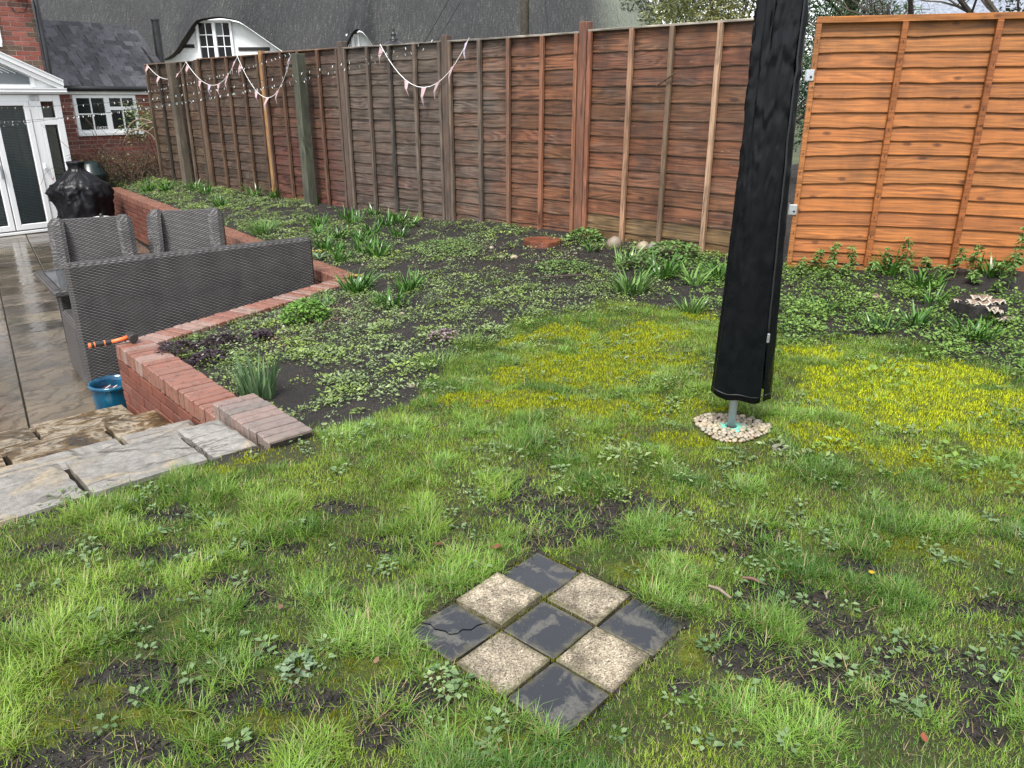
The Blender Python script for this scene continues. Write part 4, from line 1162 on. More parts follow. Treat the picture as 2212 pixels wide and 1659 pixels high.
MB().box(-0.305, -0.105, -0.012, -0.006, 1.17, 1.44).build('pane', M['glass'], con)
MB().box(-0.305, -0.105, -0.013, -0.007, -0.55, 1.05).build('pane', M['glass'], con)
# side return towards the house
b = MB(); b.cbox(-0.02, 0.05, 0.036, 2.6, 1.44, 1.55, 0.006); b.cbox(-0.02, 0.05, 0.036, 2.6, -0.72, -0.15, 0.006)
b.build('side_wall', M['upvc'], con)
for yy in (0.9, 1.75): MB().cbox(-0.02, 0.05, yy, yy+0.07, -0.149, 1.439, 0.005).build('mullion', M['upvc'], con)
MB().box(0.012, 0.018, 0.036, 2.6, -0.149, 1.439).build('pane', M['glass'], con)
# eaves gutter: ogee run along the front
b = MB()
gp = [(-0.035, 1.555), (-0.10, 1.57), (-0.125, 1.60), (-0.115, 1.625), (-0.13, 1.645), (-0.13, 1.66), (-0.03, 1.66)]
vs = []
for x in (-3.4, 0.13): vs += [(x, y, z) for y, z in gp]
m = len(gp); b.add(vs, [(k, k+1, m+k+1, m+k) for k in range(m-1)]+[tuple(range(m)), tuple(range(m, 2*m))[::-1]])
b.build('gutter', M['upvc'], con)
# gable above the gutter
sl = math.tan(R(25.0))
def roofz(x): return 1.70+(-x+0.06)*sl
b = MB()
vs = []
for x in (0.10, -1.95, -4.0):
    zz = roofz(x) if x > -2 else roofz(-1.95)-(abs(x+1.95))*sl
    vs += [(x, -0.09, zz), (x, -0.09, zz+0.07), (x, 2.6, zz+0.07), (x, 2.6, zz)]
b.add(vs, [(0, 4, 5, 1), (1, 5, 6, 2), (2, 6, 7, 3), (4, 8, 9, 5), (5, 9, 10, 6), (6, 10, 11, 7), (0, 1, 2, 3)])
b.build('roof', m_plain('polycarbonate_roof', (0.55, 0.57, 0.58), 0.25), con)
def slope_bar(o0, o1, y0, y1, nm, x0=0.09, x1=-1.95):
    b = MB(); vs = []
    for x in (x0, x1):
        for (y, z) in ((y0, o0), (y0, o1), (y1, o1), (y1, o0)): vs.append((x, y, roofz(x)+z))
    b.add(vs, [(0, 4, 5, 1), (1, 5, 6, 2), (2, 6, 7, 3), (3, 7, 4, 0), (0, 1, 2, 3), (7, 6, 5, 4)]); return b.build(nm, M['upvc'], con)
slope_bar(0.01, 0.085, -0.14, -0.092, 'bargeboard'); slope_bar(-0.07, 0.005, -0.115, -0.05, 'gable_rail'); slope_bar(0.088, 0.11, -0.15, -0.04, 'verge_trim')
b = MB(); b.add([(0.08, -0.03, 1.665), (-1.95, -0.03, 1.665), (-1.95, -0.03, roofz(-1.95)-0.07), (0.08, -0.03, roofz(0.08)-0.05)], [(0, 1, 2, 3)])
b.build('gable_panel', M['upvc'], con)
g_ = MB(); g_.add([(-0.42, -0.04, 1.72), (-1.95, -0.04, 1.72), (-1.95, -0.04, roofz(-1.95)-0.09), (-0.42, -0.04, roofz(-0.42)-0.09)], [(0, 1, 2, 3)])
g_.build('gable_glass', m_plain('grey_gable_glass', (0.16, 0.18, 0.19), 0.08, 0.7), con)
MB().cbox(-0.40, -0.34, -0.055, -0.031, 1.67, roofz(-0.37)-0.07, 0.004).build('mullion', M['upvc'], con)
for k in range(4):
    x = -0.75; slope_bar(-0.13-0.045*k, -0.12-0.045*k, -0.05, -0.041, 'glazing_line', -0.62-0.1*k, -1.95)
# dim room behind the glass
b = MB(); b.box(-3.4, -0.05, 2.55, 2.6, -1.0, 1.6); b.box(-3.4, -0.05, 0.06, 2.55, -0.76, -0.74); b.build('room_back', M['room'], con)
MB().cbox(-2.2, -0.5, 1.6, 2.4, -0.735, -0.30, 0.05).build('settee', M['skyblue'], con)
MB().cbox(-2.2, -0.5, 2.2, 2.5, -0.28, 0.12, 0.05).build('settee_back', M['teal'], con)
MB().cbox(-1.5, -1.1, 1.7, 1.9, -0.29, -0.1, 0.05).build('pillow', M['whitecloth'], con)
MB().cbox(-0.9, -0.3, 2.3, 2.5, 0.5, 1.0, 0.02).build('picture', M['teal'], con)

# ================================================================ house, outbuilding
def facing(parent, x0, x1, z0, z1, y, holes, tint, limit, mats='brick', mort='mortar', top=None):
    """brick skin in stretcher bond on local plane y: each brick its own part up to `limit`, nearest the eye first"""
    k = 0; cnt = 0; rest = MB()
    z = z1
    while z-0.065 > z0:
        u = x0-(0.1125 if k % 2 else 0)
        while u < x1:
            segs = [(max(u, x0), min(u+0.215, x1))]
            for h in holes:
                if h[2] < z and z-0.065 < h[3]:
                    ns = []
                    for a, c in segs:
                        if c <= h[0] or a >= h[1]: ns.append((a, c)); continue
                        if h[0]-a > 0.02: ns.append((a, h[0]-0.008))
                        if c-h[1] > 0.02: ns.append((h[1]+0.008, c))
                    segs = ns
            for a, c in segs:
                if c-a < 0.03: continue
                if cnt < limit:
                    full = c-a > 0.2
                    o = put('brick', random.choice(BR_STR if full else BR_HDR), None, parent, (a, y-0.008+random.uniform(-0.003, 0.003), z), 0, tint())
                    if not full: o.scale = ((c-a)/0.1025, 1, 1)
                    cnt += 1
                else: rest.box(a, c, y-0.008, y+0.05, z-0.065, z)
            u += 0.225
        z -= 0.075; k += 1
    if rest.v:
        o = rest.build('brickwork', M['brick'], parent, color=(0.3, 0.09, 0.055)); kind(o, 'stuff')
house = thing('brick_house', 'red brick house wall with black downpipe above the conservatory', 'house', (-7.9, 14.9, 0), CA)
def tint_house():
    c = random.choice([(0.26,0.072,0.052),(0.23,0.065,0.045),(0.28,0.09,0.068),(0.25,0.075,0.052),(0.14,0.065,0.05),(0.11,0.07,0.045)]); k = random.uniform(0.9, 1.15)
    return (c[0]*k, c[1]*k, c[2]*k)
facing(house, -1.75, -0.46, 1.3, 3.9, 0.0, [(-1.75, -1.03, 2.33, 3.3)], tint_house, 260)
MB().box(-6.0, -0.463, 0.0, 4.0, -1.0, 5.6).build('wall', M['mortar_pale'], house)
MB().box(-6.0, -1.76, -0.008, -0.001, 1.3, 5.6).build('far_brickwork', M['brick'], house, color=(0.3, 0.09, 0.055))
MB().tube([(-0.40, -0.05, -0.78), (-0.40, -0.05, 5.0)], 0.042, 12).build('downpipe', M['black'], house, smooth=True)
b = MB(); b.cbox(-1.9, -1.06, -0.05, 0.0-0.009, 2.3, 2.36, 0.005); b.build('window_sill', M['upvc'], house)
b = MB(); b.cbox(-1.9, -1.04, -0.03, -0.009, 2.362, 3.3, 0.005); b.build('window_frame', M['upvc'], house)
MB().box(-1.86, -1.12, -0.034, -0.031, 2.44, 3.24).build('window_pane', M['glass_dark'], house)
lmp = MB(); lmp.lathe([(0.05, 3.16), (0.11, 3.13), (0.12, 3.07), (0.03, 3.05)], 14, -0.64, -0.12); lo = lmp.build('floodlight', M['black'], house)
b = MB(); b.tube([(-0.78, -0.02, 3.1), (-0.82, -0.03, 2.95), (-0.74, -0.03, 2.84), (-0.6, -0.03, 2.86), (-0.52, -0.03, 3.0), (-0.55, -0.02, 3.12)], 0.006, 5); b.build('cable', M['black'], house, smooth=True)
rf = MB(); rf.add([(-6.2, -0.3, 5.5), (-0.3, -0.3, 5.5), (-0.3, 2.0, 7.4), (-6.2, 2.0, 7.4), (-6.2, 4.3, 5.5), (-0.3, 4.3, 5.5)], [(0, 1, 2, 3), (3, 2, 5, 4), (0, 4, 5, 1)]); rf.build('roof', M['slate'], house, color=(0.06, 0.06, 0.065))

out_ = thing('brick_outbuilding', 'low brick outbuilding with wet slate roof and white cottage window', 'outbuilding', (-8.35, 15.0, 0), R(52))
def tint_out():
    c = random.choice([(0.2,0.05,0.036),(0.17,0.045,0.034),(0.22,0.062,0.045),(0.15,0.048,0.036),(0.2,0.078,0.064)]); k = random.uniform(0.85, 1.15)
    return (c[0]*k, c[1]*k, c[2]*k)
facing(out_, 0.05, 2.15, -0.2, 1.56, 0.0, [(0.30, 1.50, 0.84, 1.56)], tint_out, 295)
MB().box(0.05, 2.6, 0.001, 2.2, -1.0, 0.8).build('wall', M['mortar_pale'], out_)
MB().box(0.05, 0.30, 0.001, 0.22, 0.801, 1.57).build('wall', M['mortar_pale'], out_); MB().box(1.50, 2.6, 0.001, 0.22, 0.801, 1.57).build('wall', M['mortar_pale'], out_)
MB().box(0.05, 2.6, 2.0, 2.2, 0.8, 1.57).build('rear_wall', M['room'], out_)
b = MB().cbox(0.05, 2.25, -0.06, 0.0, 1.56, 1.66, 0.006); b.build('fascia', M['whitepaint'], out_)
b = MB(); b.tube([(0.05, -0.11, 1.665), (2.3, -0.11, 1.665)], 0.05, 10); b.build('gutter', M['black'], out_, smooth=True)
win = MB(); x0, x1, z0, z1 = 0.30, 1.50, 0.87, 1.555
xm = 0.92
for a in ((x0, x0+0.06, z0, z1), (x1-0.06, x1, z0, z1), (xm-0.05, xm+0.05, z0, z1)): win.cbox(a[0], a[1], -0.015, 0.05, a[2], a[3], 0.004)
for a in ((x0+0.06, xm-0.05), (xm+0.05, x1-0.06)):
    win.cbox(a[0], a[1], -0.015, 0.05, z0, z0+0.06, 0.004); win.cbox(a[0], a[1], -0.015, 0.05, z1-0.06, z1, 0.004)
wo = win.build('window', M['upvc'], out_)
gb = MB()
for a in ((x0+0.06, xm-0.05), (xm+0.05, x1-0.06)):
    mx = (a[0]+a[1])/2; mz = (z0+z1)/2 if a[0] < 0.5 else z0+0.44
    bb = MB(); bb.box(mx-0.011, mx+0.011, -0.012, 0.01, z0+0.06, z1-0.06); bb.box(a[0], mx-0.012, -0.012, 0.01, mz-0.011-(0.02 if a[0] > .5 else 0), mz+0.011+(0.02 if a[0] > .5 else 0)); bb.box(mx+0.012, a[1], -0.012, 0.01, mz-0.011-(0.02 if a[0] > .5 else 0), mz+0.011+(0.02 if a[0] > .5 else 0))
    bb.build('glazing_bar', M['upvc'], wo)
    for (p0, p1) in ((a[0], mx-0.011), (mx+0.011, a[1])):
        for (q0, q1) in ((z0+0.06, mz-0.011), (mz+0.011, z1-0.06)): MB().box(p0, p1, 0.012, 0.016, q0, q1).build('pane', M['glass_dark'], wo)
MB().cbox(x0-0.03, x1+0.05, -0.07, 0.03, z0-0.05, z0-0.002, 0.006).build('sill', M['whitepaint'], wo)
# little letters standing on the inside sill
txt = bpy.data.curves.new('letters', 'FONT'); txt.body = 'OKTOR'; txt.size = 0.07; txt.extrude = 0.002
to = bpy.data.objects.new('letters', txt); COL.objects.link(to)
lme = bpy.data.meshes.new_from_object(to.evaluated_get(bpy.context.evaluated_depsgraph_get())); bpy.data.objects.remove(to); bpy.data.curves.remove(txt)
lme.materials.clear()
kind(put('lettering', lme, M['whitepaint'], wo, (0.66, 0.009, z0+0.066), (R(90), 0, 0)), 'stuff')
# slate roof: pitched away from us
rp = R(40); cr, sr = math.cos(rp), math.sin(rp)
sl_me = [MB().cbox(-0.096, 0.096, -0.010, 0.010, 0.0, 0.33, 0.003, 0.003).mesh('slate') for _ in range(4)]
for m_ in sl_me: m_.materials.append(M['slate'])
roof = MB().add([(0.0, -0.08, 1.66), (2.3, -0.08, 1.66), (2.3, -0.08+1.75*cr, 1.66+1.75*sr), (-0.1, -0.08+1.75*cr, 1.66+1.75*sr), (2.3, 2.3, 1.66), (0.0, 2.3, 1.66)], [(0, 1, 2, 3), (1, 4, 2), (3, 2, 4, 5)]).build('roof', M['mortar_dark'], out_)
rows_n = 13
for k in range(rows_n):
    d = k*0.128
    x = -0.12+(0.1 if k % 2 else 0.0)
    xe = 2.2
    while x < xe:
        t = random.uniform(0.45, 2.0)
        o = put('slate', random.choice(sl_me), None, roof, (x+0.1, -0.13+d*cr+0.0, 1.685+d*sr), (R(-(90-40)+3)+random.uniform(-.04, .04), 0, random.uniform(-0.012, 0.012)), (0.045*t, 0.044*t, 0.050*t))
        x += 0.201
b = MB(); 
vg = [(2.2, -0.16, 1.70), (2.2, -0.08+1.75*cr, 1.70+1.75*sr)]
b.tube([vg[0], vg[1]], 0.035, 6); b.build('verge', M['mortar_dark'], roof)
# stepped brick parapet at the far gable, with stone caps
par = thing('brick_parapet', 'stepped brick parapet with stone caps behind the slate roof', 'wall', (-8.35, 15.0, 0), R(52)); par['kind'] = 'thing'
for (xa, xb, zt) in ((2.32, 2.85, 2.0), (2.18, 2.42, 2.32), (2.05, 2.22, 2.55)):
    bb = MB(); 
    y = 0.35 if xa > 2.3 else (0.75 if xa > 2.1 else 1.1)
    bb.box(xa, xb, y, y+0.24, 1.2, zt); ob = bb.build('pier', M['brick'], par, color=(0.19, 0.07, 0.05))
    MB().cbox(xa-0.03, xb+0.03, y-0.03, y+0.27, zt, zt+0.05, 0.008).build('cap_stone', M['mortar'], ob)

# ================================================================ thatched cottage beyond the fence
cot = thing('thatched_cottage', 'white cottage under a huge dark wet thatched roof behind the fence', 'cottage', (0, 25.0, 0))
EX = [-17,-12.2,-11.6,-10.4,-10.15,-9.35,-8.7,-8.15,-6.9,-6.6,-5.5,-5.1,-4.72,-4.5,-4.05,-3.8,6]
EZ = [2.75,2.62,2.6,2.6,2.74,3.68,3.76,3.68,2.82,2.68,2.66,2.72,3.42,3.45,2.8,2.66,2.66]
def eave(x):
    s = 0
    for d_, w_ in ((-.16, .1), (-.08, .2), (0, .4), (.08, .2), (.16, .1)): s = s+np.interp(np.asarray(x)+d_, EX, EZ)*w_
    return s
ZR, TS = 7.6, math.tan(R(50))
def thatch():
    xs = np.arange(-17, 2.01, 0.075); nr = 60
    ph = np.linspace(0, 1.75, 60)[1:]
    cols = []; flow = []
    for x in xs:
        ze = float(eave(x)); z = ze+(ZR-ze)*np.linspace(0, 1, nr)**1.25
        yr = (ZR-2.66)/TS-0.0
        r = (ZR-z)/TS
        lift = (ze-2.66)/TS
        f = np.clip((z-ze)/2.2, 0, 1)
        y = yr-r-lift*(1-f)**2.0*1.0
        y = y+0.10*np.exp(-((z-ze)/0.18))           # rounded lip
        n = (fbm(np.full(nr, x), z, 1.3, 4, 4)-0.5)*0.12
        cols.append(np.stack([np.full(nr, x), y+n, z], 1)); flow.append(np.stack([np.full(nr, x), r*1.5, np.zeros(nr)], 1))
    for p_ in ph:
        ze = 2.66; z = ze+(ZR-ze)*np.linspace(0, 1, nr)**1.25; r = (ZR-z)/TS; yr = (ZR-2.66)/TS
        n = (fbm(np.full(nr, 2+p_*3), z, 1.3, 4, 4)-0.5)*0.12
        cols.append(np.stack([2.0+(r+n)*math.sin(p_), yr-(r+n)*math.cos(p_), z], 1))
        flow.append(np.stack([np.full(nr, 2+p_*3.2), r*1.5, np.full(nr, float(sstep(0.05, 0.55, np.array(p_)))*0.95)], 1))
    V = np.stack(cols, 0); Fl = np.stack(flow, 0); nc = len(cols)
    i = np.arange(nc*nr).reshape(nc, nr)[:-1, :-1].ravel()
    q = np.stack([i, i+nr, i+nr+1, i+1], 1)
    me = npmesh('thatch', V.reshape(-1, 3), quads=q, smooth=True)
    a = me.attributes.new('Flow', 'FLOAT_VECTOR', 'POINT'); a.data.foreach_set('vector', Fl.reshape(-1, 3).astype(np.float32).ravel())
    put('thatched_roof', me, M['thatch'], cot)
    # cut underside of the eave
    E0 = V[:, 0, :]; b = np.concatenate([E0, E0+np.array([0, 0.2, -0.03]), E0+np.array([0, 0.75, 0.05])], 0)
    k = np.arange(nc-1); q2 = np.concatenate([np.stack([k, k+1, k+1+nc, k+nc], 1), np.stack([k+nc, k+1+nc, k+1+2*nc, k+2*nc], 1)])
    put('thatch_edge', npmesh('thatch_edge', b, quads=q2, smooth=True), M['thatch_end'], cot)
thatch()
MB().box(-16.5, 4.6, 0.42, 5.5, -1.5, 2.75).build('wall', M['render'], cot)
for xa, xb in ((-10.25, -6.95), (-5.1, -4.0)):
    xx = np.linspace(xa, xb, 25); zz = np.maximum(eave(xx)-0.06, 2.755); nn = len(xx)
    b = MB(); b.add([(float(x_), 0.425, 2.752) for x_ in xx]+[(float(x_), 0.425, float(z_)) for x_, z_ in zip(xx, zz)], [(k, k+1, nn+k+1, nn+k) for k in range(nn-1)])
    b.build('dormer_wall', M['render'], cot)
def cot_window(x0, x1, z0, z1, grid):
    w = MB(); y0, y1 = 0.35, 0.424
    for a in ((x0, x0+0.07, z0, z1), (x1-0.07, x1, z0, z1)): w.cbox(a[0], a[1], y0, y1, a[2], a[3], 0.006)
    for a in ((z0, z0+0.07), (z1-0.07, z1)): w.cbox(x0+0.071, x1-0.071, y0, y1, a[0], a[1], 0.006)
    w.cbox((x0+x1)/2-0.05, (x0+x1)/2+0.05, y0, y1, z0+0.071, z1-0.071, 0.006)
    wo = w.build('window', M['upvc'], cot)
    for (p0, p1, nx, zc) in ((x0+0.07, (x0+x1)/2-0.05, 2, [z0+0.07, z0+0.07+(z1-z0-.14)/3, z0+0.07+2*(z1-z0-.14)/3, z1-0.07]), ((x0+x1)/2+0.05, x1-0.07, 2, [z0+0.07, z0+0.07+0.3*(z1-z0), z0+0.62*(z1-z0), z1-0.07])):
        for i_ in range(nx):
            for j_ in range(len(zc)-1):
                a0 = p0+(p1-p0)*i_/nx; a1 = p0+(p1-p0)*(i_+1)/nx
                MB().box(a0+0.012, a1-0.012, y1-0.018, y1-0.012, zc[j_]+0.012, zc[j_+1]-0.012).build('pane', M['glass_dark'] if random.random() < .7 else m_curtain, wo)
        bb = MB()
        bb.box((p0+p1)/2-0.012, (p0+p1)/2+0.012, y1-0.03, y1-0.011, zc[0], zc[-1])
        for zz in zc[1:-1]: bb.box(p0, (p0+p1)/2-0.013, y1-0.03, y1-0.011, zz-0.012, zz+0.012); bb.box((p0+p1)/2+0.013, p1, y1-0.03, y1-0.011, zz-0.012, zz+0.012)
        bb.build('glazing_bar', M['upvc'], wo)
m_curtain = m_plain('curtained_glass', (0.13, 0.14, 0.145), 0.08, 0.6)
cot_window(-9.5, -8.42, 2.55, 3.68, 3)
cot_window(-5.0, -4.6, 2.5, 3.3, 3)
MB().box(-10.15, -9.62, 0.40, 0.424, 2.92, 3.02).build('beam', M['beam'], cot)
MB().box(-8.3, -7.35, 0.40, 0.424, 2.84, 2.94).build('beam', M['beam'], cot)

# flue, lantern, pole, cables
fl = thing('flue_pipe', 'black peeling flue pipe rising behind the slate roof', 'flue', (-7.42, 17.6, 0))
MB().lathe([(0.085, -0.9), (0.085, 3.0), (0.1, 3.0), (0.1, 3.03), (0.07, 3.03)], 16).build('pipe', m_plain('peeling_black_paint', (0.02, 0.02, 0.022), 0.4, noise=0.7, scale=14), fl, smooth=False)
MB().lathe([(0.092, 1.9), (0.096, 1.92), (0.096, 1.98), (0.092, 2.0)], 16, capb=False, capt=False).build('collar', M['black'], fl)
lan = thing('lantern_post', 'black and white lantern with a finial showing over the fence', 'lamp post', (-1.83, 13.0, 0))
MB().lathe([(0.05, -1.5), (0.045, 1.8), (0.06, 1.82), (0.06, 1.86)], 12).build('post', M['black'], lan, smooth=True)
MB().lathe([(0.10, 1.86), (0.17, 2.2), (0.19, 2.23)], 6, capt=False).build('glass', M['whitepaint'], lan)
MB().lathe([(0.2, 2.225), (0.2, 2.245), (0.17, 2.27), (0.09, 2.32), (0.06, 2.33), (0.075, 2.345), (0.05, 2.37), (0.03, 2.39), (0.05, 2.41), (0.03, 2.44), (0.018, 2.46), (0.028, 2.48), (0.012, 2.51), (0.0, 2.55)], 16, capt=False).build('cap', M['black'], lan, smooth=True)
upole = thing('telegraph_pole', 'grey wooden telegraph pole in front of the thatch', 'pole', (0.30, 20.0, 0))
MB().lathe([(0.115, -1.5), (0.105, 4.0), (0.09, 8.0)], 14).build('shaft', M['bark'], upole, smooth=True)
def cable(name, label, a, c, sag, r=0.012):
    pts = []
    for k in range(17):
        t = k/16; p_ = Vector(a).lerp(Vector(c), t); p_.z -= sag*4*t*(1-t); pts.append(tuple(p_))
    b = MB(); b.tube(pts, r, 5); o = b.build(name, M['black'], smooth=True)
    return tag(o, label, 'cable')
cable('overhead_cable', 'left one of two thick black cables slanting across the thatch', (-2.4, 19.5, 2.2), (0.28, 19.9, 6.6), 0.15, 0.014)
cable('overhead_cable', 'right one of two thick black cables slanting across the thatch', (-2.15, 19.5, 2.2), (0.33, 19.9, 6.1), 0.15, 0.014)
cable('overhead_cable', 'thin cable hanging just right of the telegraph pole', (0.95, 19.6, 2.2), (0.36, 19.95, 6.6), 0.02, 0.008)

# ================================================================ leaves and stems, vectorised
def leaf_quads(P, az, pitch, L, W, col, fold=0.25, roll=None):
    """diamond leaves: base P, direction (az, pitch), length L, width W, colour col -> arrays for npmesh"""
    n = len(P)
    d = np.stack([np.cos(az)*np.cos(pitch), np.sin(az)*np.cos(pitch), np.sin(pitch)], 1)
    s = np.stack([-np.sin(az), np.cos(az), np.zeros(n)], 1)
    if roll is not None:
        u_ = np.cross(d, s); s = s*np.cos(roll)[:, None]+u_*np.sin(roll)[:, None]
    up = np.cross(d, s); up *= np.sign(up[:, 2:3]+1e-9)
    L = L[:, None]; W = W[:, None]
    m = P+d*L*0.5
    v0 = P; v1 = m+s*W*0.5+up*W*fold*0.5; v2 = P+d*L-up*L*0.08; v3 = m-s*W*0.5+up*W*fold*0.5
    V = np.stack([v0, v1, v2, v3], 1).reshape(-1, 3)
    i = np.arange(n)*4
    T = np.concatenate([np.stack([i, i+1, i+2], 1), np.stack([i, i+2, i+3], 1)])
    return V, T, np.repeat(col, 4, 0)
def strips(P, az, L, W, lean0, lean1, col, seg=3, twist=None):
    """blades: start at P leaning lean0 from vertical, ending at lean1, tapered"""
    n = len(P); pts = [P]; p_ = P.copy()
    for k in range(seg):
        th = lean0+(lean1-lean0)*(k+0.5)/seg
        d = np.stack([np.cos(az)*np.sin(th), np.sin(az)*np.sin(th), np.cos(th)], 1)
        p_ = p_+d*(L/seg)[:, None]; pts.append(p_)
    sa_ = az+(np.pi/2 if twist is None else np.pi/2+twist)
    s = np.stack([np.cos(sa_), np.sin(sa_), np.zeros(n)], 1)*W[:, None]*0.5
    V = []
    for k in range(seg):
        w = (1.0, 0.95, 0.72, 0.5)[min(k, 3)] if seg > 2 else (1.0, 0.72)[k]
        V += [pts[k]-s*w, pts[k]+s*w]
    V.append(pts[seg])
    m = 2*seg+1
    A = np.stack(V, 1).reshape(-1, 3)
    b = np.arange(n)*m; Q = []
    for k in range(seg-1): Q.append(np.stack([b+2*k, b+2*k+1, b+2*k+3, b+2*k+2], 1))
    T = np.stack([b+2*seg-2, b+2*seg-1, b+2*seg], 1)
    shade = np.repeat(col, m, 0)
    return A, (np.concatenate(Q) if Q else None), T, shade
def U(n, a=0.0, b=1.0): return rng.uniform(a, b, n)
def mixc(c0, c1, t): return np.asarray(c0)[None, :]*(1-t[:, None])+np.asarray(c1)[None, :]*t[:, None]

def ground_pts(n, x0, x1, y0, y1):
    x = U(n, x0, x1); y = U(n, y0, y1); return x, y
def view_ok(x, y, m=0.5): return (np.abs(x) < 0.70*y+m+0.9) & ~in_poly(x, y, PATIO_POLY) & (fence_dist(x, y) > 0.06)
def edge_ok(x, y):      # keep plants off the coping and kerb
    dw = np.minimum(seg_dist(x, y, K2, K3), np.minimum(seg_dist(x, y, K1, K2), seg_dist(x, y, SP(.235, -.1), K1)))
    return dw > 0.235

# ---------------------------------------------------------------- lawn grass
def make_grass():
    N = 140000
    x, y = ground_pts(N, -3.3, 4.7, 1.0, 5.9)
    lawn, moss, mud = masks(x, y)
    tuft = fbm(x, y, 7.0, 3, 12); patch = fbm(x, y, 2.0, 3, 21)
    dens = lawn*(1-0.88*mud)*(1-0.84*moss)*np.clip(0.34+1.4*sstep(0.40, 0.62, tuft), 0, 1)*(0.6+0.7*patch)
    keep = (U(N) < dens) & view_ok(x, y) & ~in_pavers(x, y, 0.004) & (np.hypot(x-POLE[0], y-POLE[1]) > 0.175) & (np.hypot(x-1.19, y-3.10) > 0.05)
    keep &= ((y-SO[1])*SN[1]+(x-SO[0])*SN[0] < -0.015) | (x > -1.0)
    keep &= edge_ok(x, y) | (y < 3.0)
    x, y, tuft, patch = x[keep], y[keep], tuft[keep], patch[keep]
    nt = len(x)
    nb = (5+10*sstep(0.4, 0.75, tuft)*U(nt, .5, 1.1)+U(nt, 0, 3)).astype(int)
    nb = np.where(y > 3.6, (nb*0.75).astype(int), nb)
    idx = np.repeat(np.arange(nt), nb); n = len(idx)
    tl = (0.020+0.055*sstep(0.44, 0.72, tuft))*U(nt, 0.6, 1.25)*(1-0.35*sstep(2.6, 4.2, y))
    rad = 0.008+0.034*U(nt)
    a0 = U(n, 0, 2*np.pi); rr = rad[idx]*np.sqrt(U(n))
    px = x[idx]+rr*np.cos(a0); py = y[idx]+rr*np.sin(a0)
    P = np.stack([px, py, gz(px, py)-0.006], 1)
    lean = U(n, 0.25, 1.05)+0.5*rr/rad[idx]*0.5
    wind = U(nt, 0, 2*np.pi)[idx]
    az = np.where(U(n) < 0.35, wind+rng.normal(0, .5, n), a0+rng.normal(0, .7, n))
    L = tl[idx]*U(n, 0.5, 1.35)
    W = U(n, 0.0017, 0.0032)*(1+0.12*np.maximum(py-2, 0))
    tone = np.clip(U(nt, 0, 1)[idx]*0.4+U(n)*0.45+(fbm(px, py, 3.4, 3, 35)-0.47)*1.5, 0, 1)
    col = mixc((0.045, 0.13, 0.014), (0.25, 0.425, 0.07), tone)
    blue = (U(nt) < 0.22)[idx]; col[blue] = mixc((0.06, 0.13, 0.03), (0.21, 0.31, 0.10), tone[blue])
    yel = (fbm(px, py, 1.7, 3, 33) > 0.56); col[yel] = col[yel]*np.array([1.12, 1.03, 0.85])
    dead = U(n) < 0.10; col[dead] = mixc((0.22, 0.17, 0.07), (0.42, 0.36, 0.18), U(dead.sum()))
    A, Q, T, C = strips(P, az, L, W, lean*0.6, lean+U(n, 0.2, 1.1), col, 3 if False else 2)
    me = npmesh('grass', A, quads=Q, tris=T, col=C)
    o = put('grass', me, M['grass']); kind(o, 'stuff', 'wet uneven lawn grass growing in tufts')
    return n
n_grass = make_grass()
# short new growth between the tufts
def make_short():
    N = 1750000
    x, y = ground_pts(N, -3.1, 4.7, 1.0, 5.8)
    lawn, moss, mud = masks(x, y); f = fbm(x, y, 9, 3, 14)
    keep = (U(N) < lawn*(1-0.85*mud)*(1-0.84*moss)*np.clip(1.7*f-.2, .15, 1)*0.95) & view_ok(x, y, .35) & ~in_pavers(x, y, 0.0) & (np.hypot(x-POLE[0], y-POLE[1]) > 0.18) & (np.hypot(x-1.19, y-3.10) > 0.04)
    keep &= ((y-SO[1])*SN[1]+(x-SO[0])*SN[0] < -0.012) | (x > -1.0)
    keep &= edge_ok(x, y) | (y < 3.0)
    x, y, f = x[keep], y[keep], f[keep]; n = len(x)
    P = np.stack([x, y, gz(x, y)-0.004], 1); tone = np.clip(U(n)*.6+(fbm(x, y, 4, 3, 15)-.42)*1.9, 0, 1)
    col = mixc((0.045, 0.125, 0.013), (0.26, 0.405, 0.055), tone)
    ol = fbm(x, y, 2.3, 3, 16) > .55; col[ol] *= np.array([1.14, 1.02, .75])
    dd = U(n) < .13; col[dd] = mixc((.16, .12, .05), (.36, .3, .15), U(dd.sum()))
    ln = U(n, .2, 1.2)
    A, Q, T, C = strips(P, U(n, 0, 6.283), U(n, 0.012, 0.034), U(n, .0018, .0034)*(1+.16*np.maximum(y-2, 0)), ln, ln, col, 1)
    o = put('short_grass', npmesh('short_grass', A, tris=T, col=C), M['grass']); kind(o, 'stuff', 'short new grass filling the lawn between tufts')
    return n
n_short = make_short()
